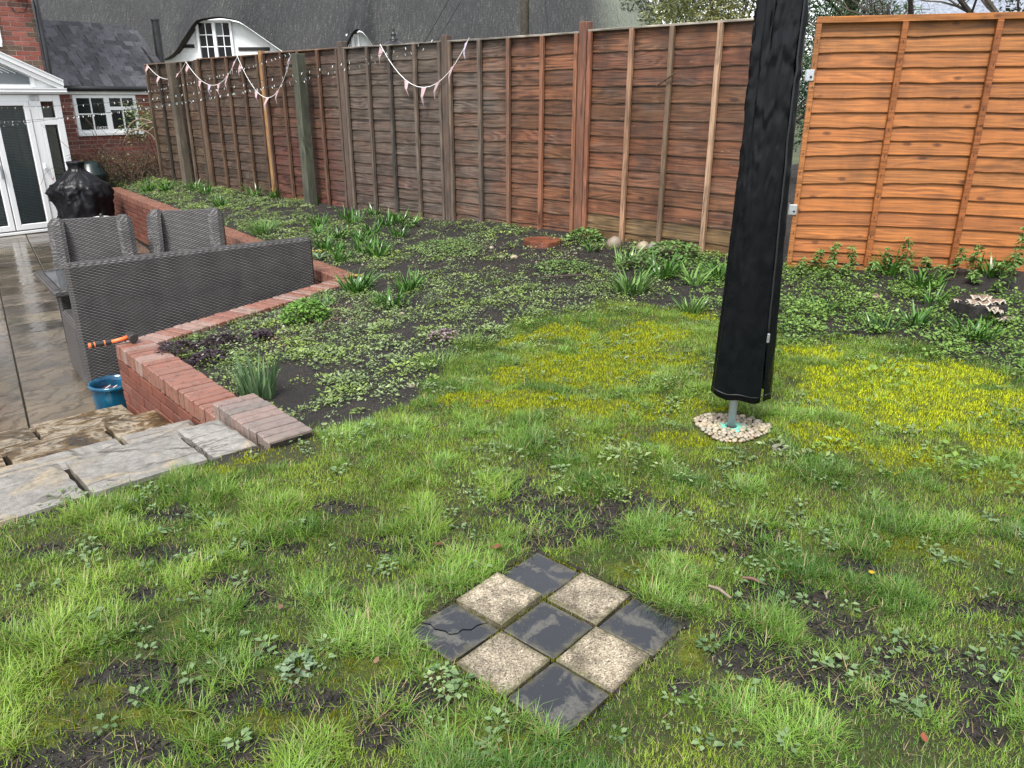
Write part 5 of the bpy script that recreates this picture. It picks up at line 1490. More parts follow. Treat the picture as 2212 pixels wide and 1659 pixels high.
# ---------------------------------------------------------------- moss cushions
def make_moss():
    N = 1500000
    x, y = ground_pts(N, -3.0, 4.7, 1.0, 5.7)
    lawn, moss, mud = masks(x, y)
    f = fbm(x, y, 26, 2, 41)
    d = (moss*1.0+0.22*lawn)*(1-mud*0.85)*(0.35+0.9*f)
    keep = (U(N) < d*0.8) & view_ok(x, y, 0.35) & ~in_pavers(x, y, 0.0) & (np.hypot(x-POLE[0], y-POLE[1]) > 0.18)
    keep &= ((y-SO[1])*SN[1]+(x-SO[0])*SN[0] < -0.01) | (x > -1.0)
    x, y, moss = x[keep], y[keep], moss[keep]
    # in the joints of the pavers
    J = 5000; ja = U(J, -1.55, 1.55)*PAVE_P; jb = (rng.integers(0, 4, J)-1.5)*PAVE_P+rng.normal(0, .006, J); sw = U(J) < .5
    aa = np.where(sw, ja, jb); bb = np.where(sw, jb, ja); jx = PAVE_C[0]+aa*PU[0]+bb*PV[0]; jy = PAVE_C[1]+aa*PU[1]+bb*PV[1]
    kk = fbm(jx, jy, 14, 2, 91) > .47; jx, jy = jx[kk], jy[kk]
    lump = fbm(x, y, 24, 2, 47)
    zx = np.concatenate([gz(x, y)-.004+0.022*moss*np.clip(lump-.35, 0, 1), np.full(len(jx), -.006)]); x = np.concatenate([x, jx]); y = np.concatenate([y, jy]); n = len(x)
    P = np.stack([x, y, zx], 1)
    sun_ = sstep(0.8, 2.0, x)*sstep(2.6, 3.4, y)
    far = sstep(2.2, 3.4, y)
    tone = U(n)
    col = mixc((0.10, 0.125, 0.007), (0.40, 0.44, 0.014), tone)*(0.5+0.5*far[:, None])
    col = col*(1+0.45*sun_[:, None])*(1+0.15*far[:, None])  # far right moss brightened: the lit lawn is put into its colour
    org = U(n) < 0.06; col[org] = mixc((0.14, 0.075, 0.012), (0.27, 0.17, 0.03), U(org.sum()))
    az = U(n, 0, 6.28); L = U(n, 0.006, 0.014)*(0.8+0.5*far); W = U(n, 0.002, 0.0042)*(1+0.15*np.maximum(y-2, 0))
    s = np.stack([np.cos(az+1.57), np.sin(az+1.57), np.zeros(n)], 1)*W[:, None]*.5
    tip = P+np.stack([np.cos(az)*.5*L, np.sin(az)*.5*L, L], 1)
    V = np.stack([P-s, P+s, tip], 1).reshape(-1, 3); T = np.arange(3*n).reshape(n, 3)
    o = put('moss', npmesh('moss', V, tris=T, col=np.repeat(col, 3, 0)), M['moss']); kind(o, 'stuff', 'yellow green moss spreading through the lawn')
    return n
n_moss = make_moss()
# ---------------------------------------------------------------- low weeds: creeping leaves in the bed, rosettes in the lawn
def make_weeds():
    parts = []
    # bed
    N = 30000
    x = U(N, -8.0, 5.6); y = U(N, 2.6, 15.0)
    lawn, moss, mud = masks(x, y)
    right = sstep(0.9, 1.7, x)
    near = fbm(x, y, 1.6, 4, 51); fine = fbm(x, y, 5.5, 3, 52)
    cover_ = np.clip(0.07+1.5*sstep(0.345, 0.54, near*0.6+fine*0.4), 0, 1)
    # bare stretches of soil along the fence and in the middle
    bare = np.maximum.reduce([np.exp(-(((x-cx)/rx)**2+((y-cy)/ry)**2)) for cx, cy, rx, ry in ((-0.9,8.3,.5,.5),(-0.1,7.0,1.3,.55),(0.9,6.9,.6,.4),(-1.1,8.9,.6,.7),(-2.4,10.4,.9,.6),(-0.35,4.3,.2,.3),(.2,7.9,.8,.3),(-.75,5.0,.12,.2))])
    dens = (1-lawn)*np.clip(cover_*(1-0.88*bare)+right*0.5*sstep(.25, .5, fine), 0, 1)
    dens = np.maximum(dens, 0.10*lawn*(1-mud*0.4)*(fine > 0.5))
    keep = (U(N) < dens*0.85) & view_ok(x, y, 0.4) & edge_ok(x, y) & ~in_pavers(x, y, 0.02) & (np.hypot(x-POLE[0], y-POLE[1]) > 0.22)
    x, y, right, lawn = x[keep], y[keep], right[keep], lawn[keep]
    nc = len(x)
    sz = U(nc)**2
    nl = (14+sz*44+U(nc, 0, 6)).astype(int)
    idx = np.repeat(np.arange(nc), nl); n = len(idx)
    rad = (0.035+0.085*sz)[idx]*(1+0.25*right[idx])
    a = U(n, 0, 6.283); r = rad*np.sqrt(U(n))
    px = x[idx]+r*np.cos(a); py = y[idx]+r*np.sin(a)
    mh = (0.012+0.055*sz*U(nc))[idx]
    hgt = (0.004+mh*(1-(r/rad)**2)*U(n, .5, 1.0)+0.012*U(n))*(1+0.7*right[idx])
    P = np.stack([px, py, gz(px, py)+hgt], 1)
    big = 1+0.05*np.maximum(py-4, 0)
    L = U(n, 0.009, 0.021)*big*(1+0.05*right[idx])*(1+0.3*sstep(6, 4.5, py))*U(nc, .65, 1.45)[idx]; W = L*(U(n, 0.28, 0.6)+0.12*right[idx])
    tone = np.clip(0.6*U(nc)[idx]+0.4*U(n), 0, 1)
    hue = U(nc)[idx]
    col = mixc((0.06, 0.10, 0.035), (0.29, 0.375, 0.16), tone)
    gl = hue > 0.62; col[gl] = mixc((0.07, 0.125, 0.02), (0.29, 0.39, 0.09), tone[gl])
    rt = right[idx] > 0.5; col[rt] = mixc((0.04, 0.10, 0.018), (0.22, 0.35, 0.075), tone[rt])
    V, T, C = leaf_quads(P, a+rng.normal(0, .6, n), U(n, -0.25, 0.7), L, W, col, 0.3, rng.normal(0, .5, n))
    k = (U(n) < 1.0)
    o = put('ground_cover', npmesh('ground_cover', V, tris=T, col=C), M['leaf']); kind(o, 'stuff', 'low creeping weeds covering the soil of the bed')
    # lawn rosettes: round leaves
    N = 900
    x = U(N, -2.0, 2.6); y = U(N, 1.4, 5.0)
    lawn, moss, mud = masks(x, y); f = fbm(x, y, 2.6, 3, 61)
    keep = (lawn > 0.6) & (f > 0.47) & view_ok(x, y, 0.2) & ~in_pavers(x, y, 0.03) & (np.hypot(x-POLE[0], y-POLE[1]) > 0.24)
    keep &= ((y-SO[1])*SN[1]+(x-SO[0])*SN[0] < -0.06) | (x > -0.9)
    ex = np.array([-0.17, -0.72, -0.60, 1.15, 1.2, 1.02, 1.22, 0.95, 1.32, 0.72, -1.3, -1.55, 0.9, -0.15, 0.52]); ey = np.array([1.64, 1.84, 1.78, 1.86, 1.82, 1.72, 1.72, 1.70, 1.78, 2.03, 1.95, 2.42, 2.95, 2.75, 2.2])
    x = np.concatenate([x[keep], ex]); y = np.concatenate([y[keep], ey]); nc = len(x)
    nl = U(nc, 5, 12).astype(int); idx = np.repeat(np.arange(nc), nl); n = len(idx)
    a = U(n, 0, 6.283); px = x[idx]+0.012*np.cos(a)*U(n); py = y[idx]+0.012*np.sin(a)*U(n)
    P = np.stack([px, py, gz(px, py)+U(n, 0.006, 0.025)], 1)
    L = U(nc, 0.014, 0.026)[idx]*U(n, .7, 1.2); tone = np.clip(.5*U(nc)[idx]+.5*U(n), 0, 1)
    col = mixc((0.06, 0.12, 0.045), (0.22, 0.31, 0.14), tone)
    V, T, C = leaf_quads(P+np.stack([np.cos(a), np.sin(a), np.zeros(n)], 1)*0.008, a, U(n, -0.1, 0.5), L, L*U(n, .55, .8), col, .2)
    o = put('clover', npmesh('clover', V, tris=T, col=C), M['leaf']); kind(o, 'stuff', 'small round-leaved weeds scattered in the lawn')
    # dead straw on the bare patches
    N = 60000
    x = U(N, -2.6, 3.2); y = U(N, 1.2, 5.2); lawn, moss, mud = masks(x, y)
    f = fbm(x, y, 3.3, 3, 71)
    keep = (U(N) < 0.05*lawn+0.5*sstep(0.1, 0.6, mud)*(1-0.4*mud)*sstep(0.42, 0.6, f)) & view_ok(x, y, .3) & ~in_pavers(x, y, -0.01) & (np.hypot(x-POLE[0], y-POLE[1]) > 0.2)
    keep &= ((y-SO[1])*SN[1]+(x-SO[0])*SN[0] < -0.03) | (x > -0.9)
    x, y = x[keep], y[keep]; n = len(x)
    P = np.stack([x, y, gz(x, y)-0.004+U(n, 0, 0.006)], 1)
    A, Q, T, C = strips(P, U(n, 0, 6.283), U(n, 0.025, 0.07), U(n, 0.0012, 0.0024), U(n, 0.9, 1.45), U(n, 1.3, 1.75), mixc((0.11, 0.075, 0.045), (0.40, 0.32, 0.19), U(n)), 2)
    o = put('straw', npmesh('straw', A, quads=Q, tris=T, col=C), M['moss']); kind(o, 'stuff', 'dead straw lying on the bare patches of lawn')
make_weeds()
# ---------------------------------------------------------------- grit and flint chips in the bed
def make_grit():
    N = 9000
    x = U(N, -7.2, 3.0); y = U(N, 3.6, 13.5); lawn, moss, mud = masks(x, y); f = fbm(x, y, 1.5, 3, 81)
    keep = (lawn < 0.2) & (U(N) < 0.12+1.3*sstep(0.5, 0.66, f)) & view_ok(x, y, .2) & edge_ok(x, y)
    xx = np.concatenate([x[keep], rng.normal(-1.45, .22, 700), rng.normal(-1.75, .25, 500), rng.normal(0.1, .8, 300)]); yy = np.concatenate([y[keep], rng.normal(5.75, .25, 700), rng.normal(5.15, .25, 500), rng.normal(7.2, .35, 300)])
    k = view_ok(xx, yy, .2) & edge_ok(xx, yy); x, y = xx[k], yy[k]
    n = len(x)
    s = np.minimum(0.0035+rng.exponential(0.0028, n), 0.02)*(1+0.03*np.maximum(y-4, 0))
    oct_ = np.array([(1, 0, 0), (0, 1, 0), (-1, 0, 0), (0, -1, 0), (0, 0, .75), (0, 0, -.75)], float)
    ang = U(n, 0, 6.28); J = U(n*6, .7, 1.3).reshape(n, 6, 1)
    O = oct_[None]*J*s[:, None, None]
    X = O[..., 0]*np.cos(ang)[:, None]-O[..., 1]*np.sin(ang)[:, None]; Y = O[..., 0]*np.sin(ang)[:, None]+O[..., 1]*np.cos(ang)[:, None]
    V = np.stack([X+x[:, None], Y+y[:, None], O[..., 2]+(gz(x, y)+s*0.4)[:, None]], -1).reshape(-1, 3)
    f_ = np.array([(0, 1, 4), (1, 2, 4), (2, 3, 4), (3, 0, 4), (1, 0, 5), (2, 1, 5), (3, 2, 5), (0, 3, 5)])
    T = (f_[None]+(np.arange(n)*6)[:, None, None]).reshape(-1, 3)
    col = mixc((0.10, 0.065, 0.04), (0.36, 0.30, 0.22), U(n)); w = U(n) < .08; col[w] = (0.55, 0.52, 0.46)
    o = put('grit', npmesh('grit', V, tris=T, col=np.repeat(col, 6, 0)), M['moss']); kind(o, 'stuff', 'pale grit and flint chips on the dark soil')
make_grit()
def make_clods():
    N = 130000
    x = U(N, -6.5, 4.0); y = U(N, 1.3, 11.5); near = U(N) < .5
    x = np.where(near, U(N, -1.8, 2.4), x); y = np.where(near, U(N, 1.35, 3.2), y)
    b3 = U(N) < .45; b3 &= ~near; x = np.where(b3, U(N, -2.5, 1.2), x); y = np.where(b3, U(N, 3.6, 7.6), y)
    lawn, moss, mud = masks(x, y)
    keep = (U(N) < np.where(lawn > .5, mud*.55, .8)) & view_ok(x, y, .2) & edge_ok(x, y) & ~in_pavers(x, y, .003) & (np.hypot(x-POLE[0], y-POLE[1]) > .2)
    keep &= ((y-SO[1])*SN[1]+(x-SO[0])*SN[0] < -0.02) | (x > -0.9)
    x, y = x[keep], y[keep]; n = len(x)
    s = np.minimum(0.0025+rng.exponential(0.0026, n), 0.010)*(1+0.12*np.maximum(y-3, 0))
    oct_ = np.array([(1, 0, 0), (0, 1, 0), (-1, 0, 0), (0, -1, 0), (0, 0, .7), (0, 0, -.7)], float)
    ang = U(n, 0, 6.28); O = oct_[None]*U(n*6, .55, 1.4).reshape(n, 6, 1)*s[:, None, None]
    X = O[..., 0]*np.cos(ang)[:, None]-O[..., 1]*np.sin(ang)[:, None]; Y = O[..., 0]*np.sin(ang)[:, None]+O[..., 1]*np.cos(ang)[:, None]
    V = np.stack([X+x[:, None], Y+y[:, None], O[..., 2]+(gz(x, y)-0.006+s*0.35)[:, None]], -1).reshape(-1, 3)
    f_ = np.array([(0, 1, 4), (1, 2, 4), (2, 3, 4), (3, 0, 4)])
    T = (f_[None]+(np.arange(n)*6)[:, None, None]).reshape(-1, 3)
    col = mixc((0.008, 0.007, 0.006), (0.045, 0.036, 0.028), U(n)**2)
    o = put('soil_crumbs', npmesh('soil_crumbs', V, tris=T, col=np.repeat(col, 6, 0), smooth=True), M['leafdark']); kind(o, 'stuff', 'wet crumbs of dark soil on the bare patches')
make_clods()

# ================================================================ plants one can count
def strap_clump(name, label, x, y, n, L, W, spread=0.6, c0=(0.022, 0.075, 0.012), c1=(0.095, 0.21, 0.035), upright=False, group=None, rad=None, mat='leafdark', cat='plant', curl=1.0):
    t = thing(name, label, cat, (x, y, gz1(x, y)-0.01), 0, group)
    a = U(n, 0, 6.283); r = (rad or 0.03+0.0012*n)*np.sqrt(U(n))
    P = np.stack([r*np.cos(a), r*np.sin(a), np.zeros(n)], 1)
    ln = U(n, 0.05, 0.35) if upright else U(n, 0.12, spread)
    LL = L*U(n, 0.55, 1.15); tone = U(n)
    A, Q, T, C = strips(P, a+rng.normal(0, .5, n), LL, W*U(n, .7, 1.2), ln, ln+(U(n, 0.02, 0.3) if upright else U(n, 0.3, 1.25)*curl), mixc(c0, c1, tone), 4, rng.normal(0, .4, n))
    put('leaves', npmesh('strap_leaves', A, quads=Q, tris=T, col=C), M[mat], t)
    return t
G1 = 'strap-leaved bulb clumps in the thick of the bed'
DK0, DK1 = (0.018, 0.07, 0.010), (0.085, 0.20, 0.03)
MASS = [(-2.0,8.21),(-1.7,7.68),(-1.66,8.5),(-1.59,8.8),(-1.5,9.31),(-1.93,9.49),(-1.76,10.0),(-1.38,9.49),(-1.95,8.75),(-1.45,8.15),(-1.25,8.6),(-2.25,9.0),(-2.1,9.9),(-1.2,9.1),(-1.85,8.1),(-1.55,7.95),(-1.35,7.75),(-2.35,9.5)]
for (x, y) in MASS:
    strap_clump('bulb_clump', 'dark strappy bulb clump in the mass beyond the sofa end', x, y, random.randint(34, 50), random.uniform(0.16, 0.24), 0.017, 0.6, DK0, DK1, group=G1)
ONE = [
 ('large glossy bulb clump at the inner corner of the brick wall', -1.33, 6.45, 46, 0.29, 0.016),
 ('bulb clump in front of the one at the wall corner, leaning right', -0.95, 5.92, 40, 0.25, 0.015),
 ('dark bulb clump behind the pair near the wall corner', -0.86, 6.38, 38, 0.25, 0.015),
 ('small bulb tuft growing hard against the sofa wall coping', -1.52, 6.02, 22, 0.17, 0.011),
 ('paler arching clump with broad leaves on the right side of the bed', 0.92, 5.9, 46, 0.30, 0.02),
 ('dark upright clump behind the pale arching one', 1.0, 6.72, 30, 0.27, 0.015),
 ('wide dark clump between the arching one and the black cover', 1.25, 6.25, 44, 0.28, 0.017),
 ('broad-leaved grey-green clump leaning over beside the wide dark one', 1.43, 5.98, 20, 0.26, 0.02),
 ('dark clump hard by the left edge of the black cover', 1.66, 6.1, 36, 0.25, 0.015),
 ('low bright clump at the lawn edge left of the black cover', 1.29, 5.33, 34, 0.18, 0.012),
 ('lone dark tuft below the rocks at the fence foot', 0.75, 7.25, 16, 0.16, 0.012),
 ('short clump right of the black cover at the lawn edge', 2.16, 5.2, 30, 0.18, 0.012),
 ('tall dark clump at the foot of the orange panel, left batten', 2.98, 5.98, 34, 0.27, 0.015),
 ('dark clump in mid bed below the orange panel', 3.05, 5.6, 36, 0.24, 0.015),
 ('dark clump behind the fungus stump', 3.62, 5.75, 36, 0.26, 0.015),
 ('clump at the front of the right bed above the yellow moss', 2.62, 4.82, 34, 0.2, 0.013),
 ('clump right of the front one in the right bed', 2.86, 4.55, 34, 0.2, 0.013),
 ('low clump at the very edge of the yellow moss', 2.35, 4.72, 26, 0.17, 0.012),
 ('clump left of the fungus stump', 2.95, 5.25, 24, 0.2, 0.012),
 ('clump just below the fungus stump', 3.1, 4.85, 22, 0.16, 0.012),
 ('spiky tuft near the fence post with honey colour', -3.55, 11.7, 26, 0.26, 0.016),
 ('bulb clump at the foot of the thick green-grey post', -2.78, 11.1, 34, 0.30, 0.018),
 ('bulb clump at the far end of the bed, nearest the brambles', -6.3, 13.6, 30, 0.3, 0.018),
 ('second bulb clump from the brambles at the far end of the bed', -5.85, 13.35, 30, 0.3, 0.018),
 ('third bulb clump from the brambles at the far end of the bed', -5.2, 12.9, 30, 0.3, 0.018),
 ('fourth bulb clump from the brambles, under the thick weathered post', -4.85, 12.5, 26, 0.28, 0.018),
 ('bulb clump on the wall side of the far bed', -4.2, 11.3, 26, 0.26, 0.017),
 ('spidery pale clump in the far bed under the honey post', -3.9, 11.9, 24, 0.3, 0.018),
]
for k_, (lab, x, y, n, L, W) in enumerate(ONE):
    pale = 'pale' in lab or 'grey' in lab or 'bright' in lab
    strap_clump('bulb_clump', lab, x, y, int(n*1.5), L*0.86, W*1.1, 0.7, (0.045, 0.11, 0.025) if pale else DK0, (0.17, 0.29, 0.075) if pale else DK1)
strap_clump('grass_mound', 'fine-leaved grassy mound in the bed behind the sofa', -3.0, 9.35, 260, 0.24, 0.006, 0.9, (0.05, 0.12, 0.02), (0.14, 0.26, 0.06), rad=0.16)
strap_clump('iris_clump', 'upright grey-green iris clump near the head of the steps', -1.43, 4.02, 95, 0.25, 0.018, c0=(0.045, 0.095, 0.04), c1=(0.15, 0.24, 0.11), upright=True, rad=0.10)
strap_clump('lavender_stubs', 'grey clipped lavender stubs in the middle of the bed', -0.62, 5.78, 60, 0.13, 0.006, c0=(0.06, 0.075, 0.045), c1=(0.17, 0.19, 0.13), upright=True, rad=0.07, mat='leaf')
strap_clump('lavender_stubs', 'smaller purplish clipped lavender stubs nearer the sofa', -1.1, 5.25, 50, 0.11, 0.005, c0=(0.05, 0.05, 0.045), c1=(0.14, 0.14, 0.12), upright=True, rad=0.05, mat='leaf')
strap_clump('grass_tuft', 'longer fringe of grass along the inner lawn edge', -0.42, 4.35, 220, 0.13, 0.004, 0.8, (0.06, 0.13, 0.02), (0.18, 0.28, 0.06), rad=0.13, mat='grass', cat='grass')
strap_clump('grass_tuft', 'grass fringe at the lawn edge farther along', -0.25, 4.72, 200, 0.12, 0.004, 0.8, (0.06, 0.13, 0.02), (0.18, 0.28, 0.06), rad=0.12, mat='grass', cat='grass')

def leafy_mound(name, label, x, y, rx, rz, n, L, c0, c1, mat='leaf', flat=0.5, cat='plant'):
    t = thing(name, label, cat, (x, y, gz1(x, y)-0.005))
    a = U(n, 0, 6.283); u = np.sqrt(U(n)); el = np.arccos(u)
    k = U(n, .82, 1.05)
    P = np.stack([rx*k*np.sin(el)*np.cos(a), rx*k*np.sin(el)*np.sin(a), rz*k*np.cos(el)], 1)
    LL = L*U(n, .6, 1.2)
    V, T, C = leaf_quads(P, a+rng.normal(0, .5, n), U(n, -0.6, 0.5), LL, LL*U(n, .65, .95), mixc(c0, c1, U(n)), .25, rng.normal(0, .35, n))
    put('leaves', npmesh('leaves', V, tris=T, col=C), M[mat], t)
    m = MB(); 
    for _ in range(14):
        q = random.random()*6.28; m.tube([(0, 0, 0), (rx*.4*math.cos(q), rx*.4*math.sin(q), rz*.5), (rx*.8*math.cos(q), rx*.8*math.sin(q), rz*.6)], 0.0018, 4)
    o = m.build('stems', M['twig'], t); kind(o, 'stuff')
    return t
leafy_mound('geranium_mound', 'round bright green leafy mound beside the sofa wall', -1.55, 5.60, 0.175, 0.155, 760, 0.034, (0.05, 0.13, 0.018), (0.18, 0.33, 0.06))
PUR0, PUR1 = (0.010, 0.006, 0.009), (0.055, 0.033, 0.042)
for lab, x, y, r, h in (('dark purple leafy plant nearest the hammer corner', -2.2, 4.82, .15, .07), ('dark purple leafy plant next along the sofa wall', -1.98, 4.98, .14, .075), ('dark purple leafy plant in front of its two neighbours', -1.93, 4.66, .13, .06), ('small dark purple plant farthest from the hammer', -1.75, 5.15, .09, .05)):
    leafy_mound('heuchera', lab, x, y, r, h, 330, 0.028, PUR0, PUR1, 'leafdark')
leafy_mound('weed_patch', 'feathery pale green weed patch in the bare soil by the fence', -0.62, 7.75, .42, .05, 1500, 0.02, (0.07, 0.13, 0.03), (0.20, 0.31, 0.10))
leafy_mound('weed_patch', 'leafy weeds at the foot of the rusty fence post', 0.72, 7.62, .17, .13, 330, 0.04, (0.05, 0.12, 0.025), (0.18, 0.30, 0.08))
leafy_mound('weed_patch', 'leafy weeds below the pointed rock', 1.45, 6.85, .26, .14, 520, 0.036, (0.045, 0.11, 0.025), (0.17, 0.28, 0.08))
leafy_mound('weed_patch', 'dull green weeds against the fence under the leaning stick', 1.15, 6.55, .25, .10, 420, 0.032, (0.04, 0.085, 0.025), (0.14, 0.22, 0.07))
leafy_mound('weed_patch', 'trailing green weed in the soil left of the arching clump', 0.45, 6.65, .26, .06, 420, 0.03, (0.045, 0.10, 0.025), (0.16, 0.26, 0.07))
leafy_mound('weed_patch', 'pale mauve-flowered plant in the middle of the bed', -0.45, 4.92, .12, .06, 200, 0.022, (0.14, 0.06, 0.10), (0.3, 0.24, 0.26))
leafy_mound('ragwort', 'grey-green leafy weed in the lawn at lower left', -0.6, 1.735, .05, .035, 70, 0.022, (0.09, 0.15, 0.08), (0.22, 0.30, 0.18))
leafy_mound('ragwort', 'small grey-green leafy weed by the left corner of the pavers', -0.2, 1.70, .045, .03, 60, 0.017, (0.09, 0.17, 0.06), (0.27, 0.36, 0.16))
dn = thing('dandelion', 'small yellow dandelion flower in the lawn right of the pavers', 'flower', (1.185, 2.16, gz1(1.185, 2.16)))
MB().lathe([(0.002, 0.02), (0.009, 0.025), (0.010, 0.028), (0.003, 0.03)], 9).build('petals', m_plain('yellow_petal', (0.35, 0.24, 0.01), 0.6), dn); MB().tube([(0, 0, 0), (0, 0, 0.022)], 0.0015, 4).build('stalk', M['greenplastic'], dn)
for lab, x, y in (('yellow primrose in the bed at the right end of the sofa', -1.98, 7.85), ('yellow flower at the end of the sofa wall coping', -1.34, 6.62)):
    pr = thing('primrose', lab, 'flower', (x, y, gz1(x, y)))
    n = 12; a = U(n, 0, 6.28); V, T, C = leaf_quads(np.stack([0*a, 0*a, 0*a+.01], 1), a, U(n, .2, .9), U(n, .1, .16), U(n, .03, .05), mixc((.08, .16, .06), (.25, .35, .2), U(n)))
    put('leaves', npmesh('leaves', V, tris=T, col=C), M['leaf'], pr)
    for q in range(3):
        MB().lathe([(0.003, 0.09), (0.014, 0.10), (0.015, 0.107), (0.004, 0.105)], 7, -0.05+0.04*q, -0.03).build('flower', m_plain('primrose_yellow', (0.4, 0.33, 0.05), 0.6), pr)

# tall nettly weeds along the orange panel
def upright_weed(label, x, y, h, grp=None):
    t = thing('upright_weed', label, 'plant', (x, y, gz1(x, y)-0.01), 0, grp)
    b = MB(); lx, ly = random.uniform(-.05, .05), random.uniform(-.04, .02)
    b.tube([(0, 0, 0), (lx*.5, ly*.5, h*.5), (lx, ly, h)], [0.004, 0.003, 0.002], 5); b.build('stem', m_plain('weed_stem', (0.10, 0.14, 0.04), 0.6), t)
    n = int(30+h*160); tt = U(n, .15, 1.0)**0.7; a = U(n, 0, 6.28)
    P = np.stack([lx*tt+0.004*np.cos(a), ly*tt+.004*np.sin(a), h*tt], 1)
    L = (0.065*(1-.55*tt)+.008)*U(n, .7, 1.2)
    V, T, C = leaf_quads(P, a, U(n, -.6, .35), L, L*.5, mixc((.05, .11, .025), (.2, .31, .09), np.clip(.35*U(n)+.65*tt*U(n, .5, 1.1), 0, 1)), .3, rng.normal(0, .3, n))
    put('leaves', npmesh('leaves', V, tris=T, col=C), M['leaf'], t)
pn = np.array([math.cos(OA), math.sin(OA)])
for lab, d, out, h in (('upright weed at the left foot of the orange panel', .2, .12, .20), ('thin seed-headed weed beside it', .34, .14, .25), ('leafy upright weed left of the first orange batten', .5, .15, .22), ('leafy weed right of the first orange batten', .74, .14, .22), ('tallest pale weed in the middle of the orange panel', .88, .16, .30), ('small weed in front of the second orange bay', 1.02, .18, .15), ('bushy weed under the second orange batten', 1.2, .25, .24), ('bushy weed just right of the second orange batten', 1.34, .22, .25), ('tall nodding weed at the right edge of the photo', 1.58, .25, .42), ('wide leafy weed near the right edge below the nodding one', 1.5, .5, .27)):
    p_ = OP+pn*d+np.array([pn[1], -pn[0]])*out
    upright_weed(lab, p_[0], p_[1], h)
for k_, (d, out) in enumerate(((.1, .25), (.4, .28), (.62, .3), (.85, .32), (1.1, .35), (1.3, .42), (1.5, .3), (.25, .42), (.98, .5), (1.4, .62))):
    p_ = OP+pn*d+np.array([pn[1], -pn[0]])*out
    upright_weed('bushy weed in the low tangle at the foot of the orange panel', p_[0], p_[1], random.uniform(.1, .17), 'weeds at the foot of the orange panel')

# stumps, rocks, litter
st = thing('tree_stump', 'rotting black tree stump with frilled bracket fungus', 'tree stump', (3.10, 4.97, gz1(3.10, 4.97)-0.02))
MB().lathe([(0.19, -0.05), (0.165, 0.05), (0.155, 0.11), (0.14, 0.125), (0.0, 0.10)], 26, capt=False, fn=lambda a, z: 1+0.09*math.sin(5*a)+0.05*math.sin(11*a+z*20)).build('stump', M['stump'], st)
def m_fungus():
    t = NT('banded_fungus'); v = t.coord('Object'); at = t.n('Attribute', {'attribute_name': 'Col'}).outputs['Color']
    t.P(Base_Color=at, Roughness=0.7); return t.m
M['fungus'] = m_fungus()
def bracket(cx, cy, cz, R0, a0, a1):
    n, m = 22, 7; V = []; C = []
    for j in range(m+1):
        r = j/m
        for i_ in range(n+1):
            a = a0+(a1-a0)*i_/n; rr = R0*r*(1+.10*math.sin(5*a+cx*90)*r+.06*math.sin(11*a)*r)
            V.append((cx+rr*math.cos(a), cy+rr*math.sin(a), cz+.012*math.sin(7*a+cx*50)*r+0.012*(1-r)))
            c = ((0.30, 0.20, 0.14), (0.16, 0.09, 0.065), (0.36, 0.27, 0.20), (0.2, 0.11, 0.08), (0.42, 0.33, 0.25), (0.26, 0.16, 0.11), (0.5, 0.41, 0.31), (0.72, 0.66, 0.55))[j]
            C.append(tuple(0.55*v_ for v_ in c))
    W = n+1; Q = np.array([(j*W+i_, j*W+i_+1, (j+1)*W+i_+1, (j+1)*W+i_) for j in range(m) for i_ in range(n)])
    o = put('fungus', npmesh('fungus', np.array(V), quads=Q, col=np.array(C), smooth=True), M['fungus'], st)
    s_ = o.modifiers.new('t', 'SOLIDIFY'); s_.thickness = 0.006
for q in ((-.02, -.05, .125, .085, 2.6, 6.8), (.05, -.07, .135, .06, 3, 6.6), (-.06, -.07, .115, .06, 2.5, 6.2), (.0, -.115, .10, .05, 3.0, 6.5), (.03, -.14, .085, .04, 3.2, 6.3), (.10, -.15, .04, .045, 3, 6.6), (.06, -.165, .035, .035, 3, 6.4), (-.13, .02, .11, .03, 2, 5.5), (-0.02, -0.03, .15, .06, 2.6, 7)): bracket(*q)
st2 = thing('sawn_stump', 'flat red-brown sawn stump at the fence foot', 'tree stump', (0.30, 7.62, gz1(0.30, 7.62)))
MB().lathe([(0.19, -0.03), (0.185, 0.045), (0.17, 0.052), (0.0, 0.052)], 24, capt=False, fn=lambda a, z: 1+.08*math.sin(3*a)).build('stump', m_wood_red := m_plain('wet_red_wood', (0.15, 0.05, 0.025), 0.4, noise=0.7, scale=9), st2)
def rock(name, label, x, y, sx, sy, sz, c, rot=0.0, tilt=0.0):
    o = put(name, PEB[random.randrange(8)].copy(), None, None, (x, y, gz1(x, y)+sz*.5), (tilt, 0, rot), c); o.scale = (sx, sy, sz)
    return tag(o, label, 'rock')
rock('rock', 'round pale rock at the fence foot, left of the three', 0.98, 7.35, .075, .06, .075, (.2, .16, .12))
rock('rock', 'knobbly middle rock at the fence foot', 1.22, 7.15, .06, .05, .06, (.26, .21, .14))
rock('rock', 'grey rock wedged next to the pointed one', 1.30, 7.08, .06, .05, .06, (.15, .135, .115))
rock('rock', 'long pointed pale rock leaning up at the fence', 1.42, 7.0, .13, .04, .05, (.22, .18, .13), R(20), 0.3)
for lab, x, y, s_ in (('white stone in the bed close to the lawn edge', -.56, 4.02, .028), ('cream stone among the bare soil under the grey fence panel', -.2, 7.55, .035), ('yellowish stone in the soil near the sawn stump', .02, 7.1, .05), ('small pale stone by the clipped lavender', -.83, 5.62, .03), ('pale stone left of the yellowish one', -.1, 7.18, .04), ('pinkish stone in the right bed', 2.62, 5.42, .05)):
    rock('stone', lab, x, y, s_*.85, s_*.7, s_*.5, (.3, .25, .19) if 'pink' not in lab else (.2, .13, .1), random.random()*6)
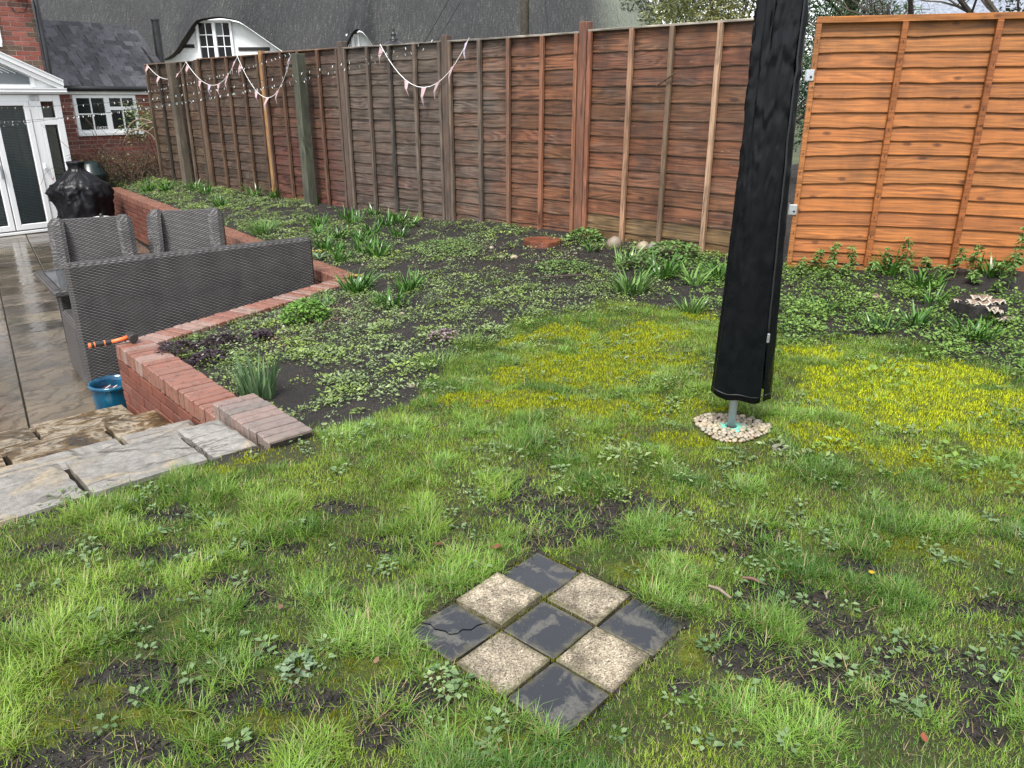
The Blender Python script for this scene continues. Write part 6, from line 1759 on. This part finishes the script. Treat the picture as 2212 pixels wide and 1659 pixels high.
def dead_leaf(label, x, y, c, s_=0.022):
    o_ = MB(); pts = [(-1, 0, .1), (-.5, .45, .25), (.2, .5, .2), (1, 0, .35), (.2, -.5, .05), (-.5, -.45, .1)]
    o_.add([(a*s_, b*s_, cc*s_+.012) for a, b, cc in pts], [(0, 1, 2, 3), (0, 3, 4, 5)])
    o = o_.build('fallen_leaf', m_plain('dead_leaf', c, .5, noise=.3, scale=60), None, (x, y, gz1(x, y)+0.012), random.random()*6); return tag(o, label, 'leaf')
dead_leaf('brown fallen leaf just left of the top dark slab', -0.055, 2.315, (.16, .06, .025), .026)
dead_leaf('dark brown fallen leaf in the mud left of the first', -0.26, 2.34, (.10, .04, .02))
dead_leaf('small brown leaf on the grass below the bed', -.13, 3.66, (.14, .05, .03))
dead_leaf('pale tan leaf in the grass at lower left', -.72, 2.0, (.14, .075, .045), .016)
dead_leaf('orange-red leaf at the bottom right of the lawn', 1.02, 1.48, (.2, .05, .022), .016)
dead_leaf('tan curled leaf under the left dark slab', -.38, 1.75, (.17, .1, .055), .014)
def stick(label, x, y, L, rot, c, r=.006):
    b = MB(); b.tube([(-L/2, 0, .012), (-L*.1, .006, .016), (L/2, 0, .012)], [r*.7, r, r*.6], 6)
    o = b.build('stick', m_plain('stick_bark', c, .7, noise=.5, scale=60), None, (x, y, gz1(x, y)+.01), rot); return tag(o, label, 'stick')
stick('bleached stick lying right of the pavers', .66, 2.06, .085, R(-50), (.2, .155, .115), .006)
stick('brown stick near the bleached one', .79, 2.13, .075, R(-32), (.12, .06, .04))
stick('short pale stick in the straw at right', 1.0, 2.05, .045, R(60), (.2, .16, .12), .004)
stick('thin dark stick on the soil near the arching clump', .5, 6.35, .5, R(12), (.05, .03, .025), .009)
stick('pale twig on the bed near the sofa wall', -1.42, 5.05, .16, R(50), (.35, .3, .25), .004)
ls = MB(); ls.tube([(0, 0, 0), (.18, 0, .10)], .008, 6)
o = ls.build('leaning_stick', M['twig'], None, (*(FP(-1, -1.06, .09)), 1.60), FD); tag(o, 'dark stick wedged behind a batten of the rust-brown panel', 'stick')

# ================================================================ brambles and climber at the far end
def bramble():
    t = thing('bramble_thicket', 'leafless brown bramble thicket against the brick outbuilding', 'bramble', (-6.9, 14.9, 0.0))
    b = MB(); r = random.Random(5)
    for k in range(240):
        x, y = r.uniform(-1.15, .85), r.uniform(-.35, .45)
        p_ = Vector((x, y, -0.05+r.random()*.2)); d = Vector((r.uniform(-.6, .6), r.uniform(-.4, .4), r.uniform(.6, 1.2))).normalized()
        pts = [tuple(p_)]; n = r.randint(5, 9); h = r.uniform(.09, .16)
        for i_ in range(n):
            d = (d+Vector((r.uniform(-.35, .35), r.uniform(-.25, .25), r.uniform(-.42, .1)))).normalized(); p_ = p_+d*h; pts.append(tuple(p_))
        rr = r.uniform(.004, .011); b.tube(pts, [rr*(1-.7*i_/n) for i_ in range(n+1)], 4)
    o = b.build('canes', M['twig'], t); kind(o, 'stuff')
    b = MB()
    for k in range(4):
        a0 = r.uniform(-.5, .7); pts = [(a0+.32*math.cos(q), -.2+.1*k*.3, .62+.34*math.sin(q)+.06*k) for q in np.linspace(-.3, 2.9, 12)]; b.tube(pts, .013, 6)
    o = b.build('arching_canes', m_plain('pale_cane', (.16, .11, .08), .7), t, smooth=True); kind(o, 'stuff')
    n = 1400; P = np.stack([U(n, -1.2, .9), U(n, -.4, .45), U(n, -.05, .55)], 1)
    V, T, C = leaf_quads(P, U(n, 0, 6.28), U(n, -.6, .6), U(n, .03, .06), U(n, .015, .035), mixc((.03, .045, .015), (.13, .14, .05), U(n)), .25, rng.normal(0, .6, n))
    put('leaves', npmesh('leaves', V, tris=T, col=C), M['leaf'], t)
bramble()
cl = thing('climber', 'variegated evergreen climber across the outbuilding window corner', 'shrub', (-6.75, 15.35, 0.3))
n = 1500; cl_c = [(-.35, 0, .95), (-.15, -.05, .75), (.1, -.1, .78), (.3, -.1, .62), (-.45, 0, .6), (.35, -.1, .85), (.05, 0, .6)]
ci = rng.integers(0, len(cl_c), n); P = np.array(cl_c)[ci]+rng.normal(0, .105, (n, 3))
V, T, C = leaf_quads(P, U(n, 0, 6.28), U(n, -.5, .6), U(n, .045, .08), U(n, .022, .04), mixc((.05, .09, .03), (.27, .32, .13), U(n)), .25, rng.normal(0, .5, n))
put('leaves', npmesh('leaves', V, tris=T, col=C), M['leaf'], cl)
b = MB()
for c_ in cl_c: b.tube([(0, 0.05, -.4), (c_[0]*.4, 0, c_[2]*.4), c_], [.014, .009, .004], 5)
kind(b.build('stems', M['twig'], cl), 'stuff')

# ================================================================ trees and roofs behind the new panel
def foliage_tree(name, label, base, trunk_h, crown, n, L, c0, c1, cat='tree', narrow=.5, trunk_r=.12):
    t = thing(name, label, cat, base)
    b = MB(); b.tube([(0, 0, -.2), (.05, 0, trunk_h*.5), (0, .05, trunk_h)], [trunk_r, trunk_r*.8, trunk_r*.4], 8)
    for (cx, cy, cz, rr) in crown: b.tube([(0, 0, trunk_h*.6), (cx*.5, cy*.5, (trunk_h*.6+cz)*.5+.1), (cx, cy, cz)], [trunk_r*.4, trunk_r*.25, trunk_r*.08], 5)
    b.build('trunk', M['bark'], t, smooth=True)
    cr_ = np.array(crown); w = cr_[:, 3]**2; ci = rng.choice(len(crown), n, p=w/w.sum())
    d = rng.normal(0, 1, (n, 3)); d /= np.linalg.norm(d, axis=1)[:, None]
    P = cr_[ci, :3]+d*(cr_[ci, 3]*U(n, .35, 1.05)**.6)[:, None]
    tone = np.clip(.35*U(len(crown))[ci]+.65*U(n), 0, 1)
    LL = L*U(n, .6, 1.3)
    V, T, C = leaf_quads(P, U(n, 0, 6.28), U(n, -1.0, .5), LL, LL*narrow, mixc(c0, c1, tone), .2, rng.normal(0, .7, n))
    put('crown', npmesh('crown', V, tris=T, col=C), M['leaf'], t)
    return t
r_ = random.Random(3)
foliage_tree('bamboo_clump', 'straw-yellow and green bamboo rising behind the rust-brown panel', (4.3, 16.5, -.4), 3.2, [(r_.uniform(-1.9, 1.3), r_.uniform(-.5, .6), r_.uniform(2.0, 5.4), r_.uniform(.45, .75)) for _ in range(17)], 12000, .17, (.06, .10, .02), (.38, .36, .13), narrow=.14, trunk_r=.05)
foliage_tree('evergreen_shrub', 'dark dense evergreen shrub below the bamboo, left of the cover', (3.75, 12.2, -.3), 1.4, [(r_.uniform(-.75, 1.1), r_.uniform(-.3, .3), r_.uniform(1.2, 2.75), .45) for _ in range(13)], 9000, .05, (.01, .032, .016), (.045, .10, .045), 'shrub', .6, .06)
foliage_tree('conifer', 'feathery green conifer just right of the black cover', (6.7, 16.8, -.4), 5.5, [(r_.uniform(-1.0, 1.0), r_.uniform(-.6, .6), r_.uniform(1.6, 6.5), r_.uniform(.5, .8)) for _ in range(18)], 12000, .16, (.015, .05, .018), (.09, .17, .06), narrow=.16)
foliage_tree('holly_tree', 'dark evergreen tree far right above the orange panel', (9.6, 13.3, -.4), 4.6, [(r_.uniform(-1.5, 1.6), r_.uniform(-.8, .8), r_.uniform(2.6, 6.0), r_.uniform(.5, .8)) for _ in range(16)], 9000, .10, (.014, .022, .012), (.06, .07, .035), narrow=.5)
foliage_tree('grey_green_tree', 'grey-green tree beside the mossy end of the thatch', (4.2, 21.0, -.5), 3.6, [(r_.uniform(-1.3, 1.6), r_.uniform(-.6, .6), r_.uniform(2.0, 5.0), r_.uniform(.5, .8)) for _ in range(14)], 9000, .14, (.05, .07, .04), (.2, .23, .15), narrow=.35)
def bare_tree(label, base, h, seed, spread=1.0):
    t = thing('bare_tree', label, 'tree', base); rr = random.Random(seed)
    tr = MB(); br = MB()
    def grow(b_, p_, d, L, r, lev):
        n = 4; pts = [p_.copy()]
        for k in range(n):
            d = (d+Vector((rr.uniform(-.3, .3), rr.uniform(-.3, .3), rr.uniform(-.15, .2)))*(.5+.35*lev)).normalized(); p_ = p_+d*(L/n); pts.append(p_.copy())
        b_.tube([tuple(q) for q in pts], [r*(1-.55*k/n) for k in range(n+1)], 6 if lev < 2 else 3, False)
        if lev < 4:
            for _ in range(5 if lev < 3 else 4):
                k = rr.randint(1, n); nd = (d*.5+Vector((rr.uniform(-1, 1)*spread, rr.uniform(-1, 1)*spread, rr.uniform(-.15, .8)))).normalized()
                grow(br, pts[k].copy(), nd, L*rr.uniform(.5, .72), r*.42, lev+1)
    grow(tr, Vector((0, 0, -.2)), Vector((0, 0, 1)), h, .11, 0)
    tr.build('trunk', M['bark'], t, smooth=True); kind(br.build('branches', M['bark'], t), 'stuff')
bare_tree('bare twiggy tree whose branches spread above the middle of the orange panel', (6.5, 11.0, -.3), 2.6, 8, 1.2)
bare_tree('bare tree above the right batten of the orange panel', (8.2, 12.2, -.3), 2.8, 12, 1.2)
bare_tree('slim bare tree between the conifer and its twiggy neighbour', (6.3, 13.0, -.3), 2.7, 21, 1.2)
def far_house(label, x, y, w, zt, ze, col, wallc):
    t = thing('distant_house', label, 'house', (x, y, 0), R(-12))
    MB().box(-w, w, 0, 6, -1.5, ze).build('wall', m_plain('pale_house_wall', wallc, .8), t)
    MB().add([(-w-.3, -.3, ze), (w+.3, -.3, ze), (w+.3, 3, zt), (-w-.3, 3, zt), (w+.3, 6.3, ze), (-w-.3, 6.3, ze)], [(0, 1, 2, 3), (3, 2, 4, 5), (1, 4, 2), (0, 3, 5)]).build('roof', M['slate'], t, color=col)
    MB().cbox(-w-.3, w+.3, -.36, -.302, ze-.12, ze+.02, .01).build('gutter', M['black'], t)
    for xx in (-w*.5, w*.5): o = MB().cbox(xx-.5, xx+.5, -.04, -.001, ze-1.4, ze-.3, .01).build('window', M['upvc'], t); MB().box(xx-.42, xx+.42, -.05, -.041, ze-1.32, ze-.38).build('pane', M['glass_dark'], o)
far_house('distant pale house with grey slate roof seen through bare branches', 15.5, 29.0, 2.2, 6.4, 3.85, (.2, .22, .26), (.62, .63, .62))

# ================================================================ bunting and string lights
FB = np.array([0.65, 7.85])
def fpt(s, z, out=0.02): q = FB+np.array([FX, FY])*s+np.array([FY, -FX])*out; return Vector((q[0], q[1], z))
def bunting(label, swags):
    t = thing('bunting', label, 'bunting')
    cord = MB()
    for (a, b_, sag, flags) in swags:
        A, B = fpt(*a), fpt(*b_); pts = []
        for k in range(15):
            u = k/14; p_ = A.lerp(B, u); p_.z -= sag*4*u*(1-u); pts.append(p_)
        cb = MB(); cb.tube([tuple(q) for q in pts], .004, 5, False); cb.build('cord', M['whitecloth'], t)
        for u, tw in flags:
            f = u*14; k = min(int(f), 13); p0 = pts[k].lerp(pts[k+1], f-k); d = (pts[k+1]-pts[k]).normalized()
            w, h = .085, random.uniform(.17, .21)
            sd = Vector((FY, -FX, 0)); n3 = Vector((0, 0, -1)); 
            hang = (n3*.9+d*tw+sd*random.uniform(-.1, .35)).normalized()
            q = MB(); c1 = p0-d*w*.5; c2 = p0+d*w*.5; m1 = p0+hang*h*.5+sd*.03
            q.add([tuple(c1), tuple(p0+sd*.022), tuple(c2), tuple(m1+d*w*.24), tuple(m1-d*w*.24), tuple(p0+hang*h)], [(0, 1, 4), (1, 3, 4), (1, 2, 3), (4, 3, 5)])
            q.build('flag', M[random.choice(('pink', 'lilac', 'pink'))], t)
bunting('pink bunting looped in three swags along the far fence', [
  ((-9.35, 2.03), (-7.92, 2.03), .24, [(.02, 0), (.28, .2), (.55, 0), (.78, -.3)]),
  ((-7.92, 2.04), (-6.3, 2.06), .37, [(.04, 0), (.25, .3), (.42, .2), (.6, 0), (.78, -.2), (.95, -.2)]),
  ((-6.3, 2.07), (-4.88, 2.05), .56, [(.06, .1), (.3, .4), (.5, 0), (.7, -.4), (.97, 0)])])
bunting('single pink bunting swag on the grey fence panel', [((-2.98, 2.09), (-1.48, 2.09), .48, [(.02, -.2), (.3, .5), (.5, 0), (.66, -.4), (.82, -.4), (.97, .2)])])
bulb_me = MB().tube([(0, 0, 0), (0, 0, -.028)], [.0045, .0035], 5).mesh('bulb'); bulb_me.materials.append(M['whitepaint'])
def lights(label, A, B, sag, nb):
    t = thing('string_lights', label, 'string lights'); A, B = Vector(A), Vector(B); pts = []
    for k in range(41):
        u = k/40; p_ = A.lerp(B, u); p_.z -= sag*4*u*(1-u); pts.append(p_)
    b = MB(); b.tube([tuple(q) for q in pts], .0035, 4, False); b.build('wire', M['wire'], t)
    for k in range(nb):
        u = (k+random.uniform(.2, .8))/nb*40; i_ = min(int(u), 39); p_ = pts[i_].lerp(pts[i_+1], u-i_)
        o = put('bulb', bulb_me, None, t, tuple(p_), (random.uniform(-.6, .6), random.uniform(-.6, .6), 0)); o.scale = (0.8, 0.8, 0.95)
    return t
pB = fpt(-1.95, 2.10, .06)
lights('upper string of small white lights from conservatory to bunting post', (-8.95, 12.9, 1.40), tuple(pB), .26, 60)
lights('second string of white lights just below the upper one', (-8.95, 12.9, 1.13), tuple(fpt(-2.1, 2.02, .07)), .20, 74)
lights('lowest string of white lights across the conservatory', (-8.95, 12.9, 1.02), tuple(fpt(-4.4, 1.72, .08)), .06, 48)
lights('short high string of lights climbing to the honey-coloured post', tuple(fpt(-9.6, 1.6, .08)), tuple(fpt(-4.75, 2.07, .08)), .06, 40)
print('short', n_short, 'blades', n_grass, 'moss', n_moss)
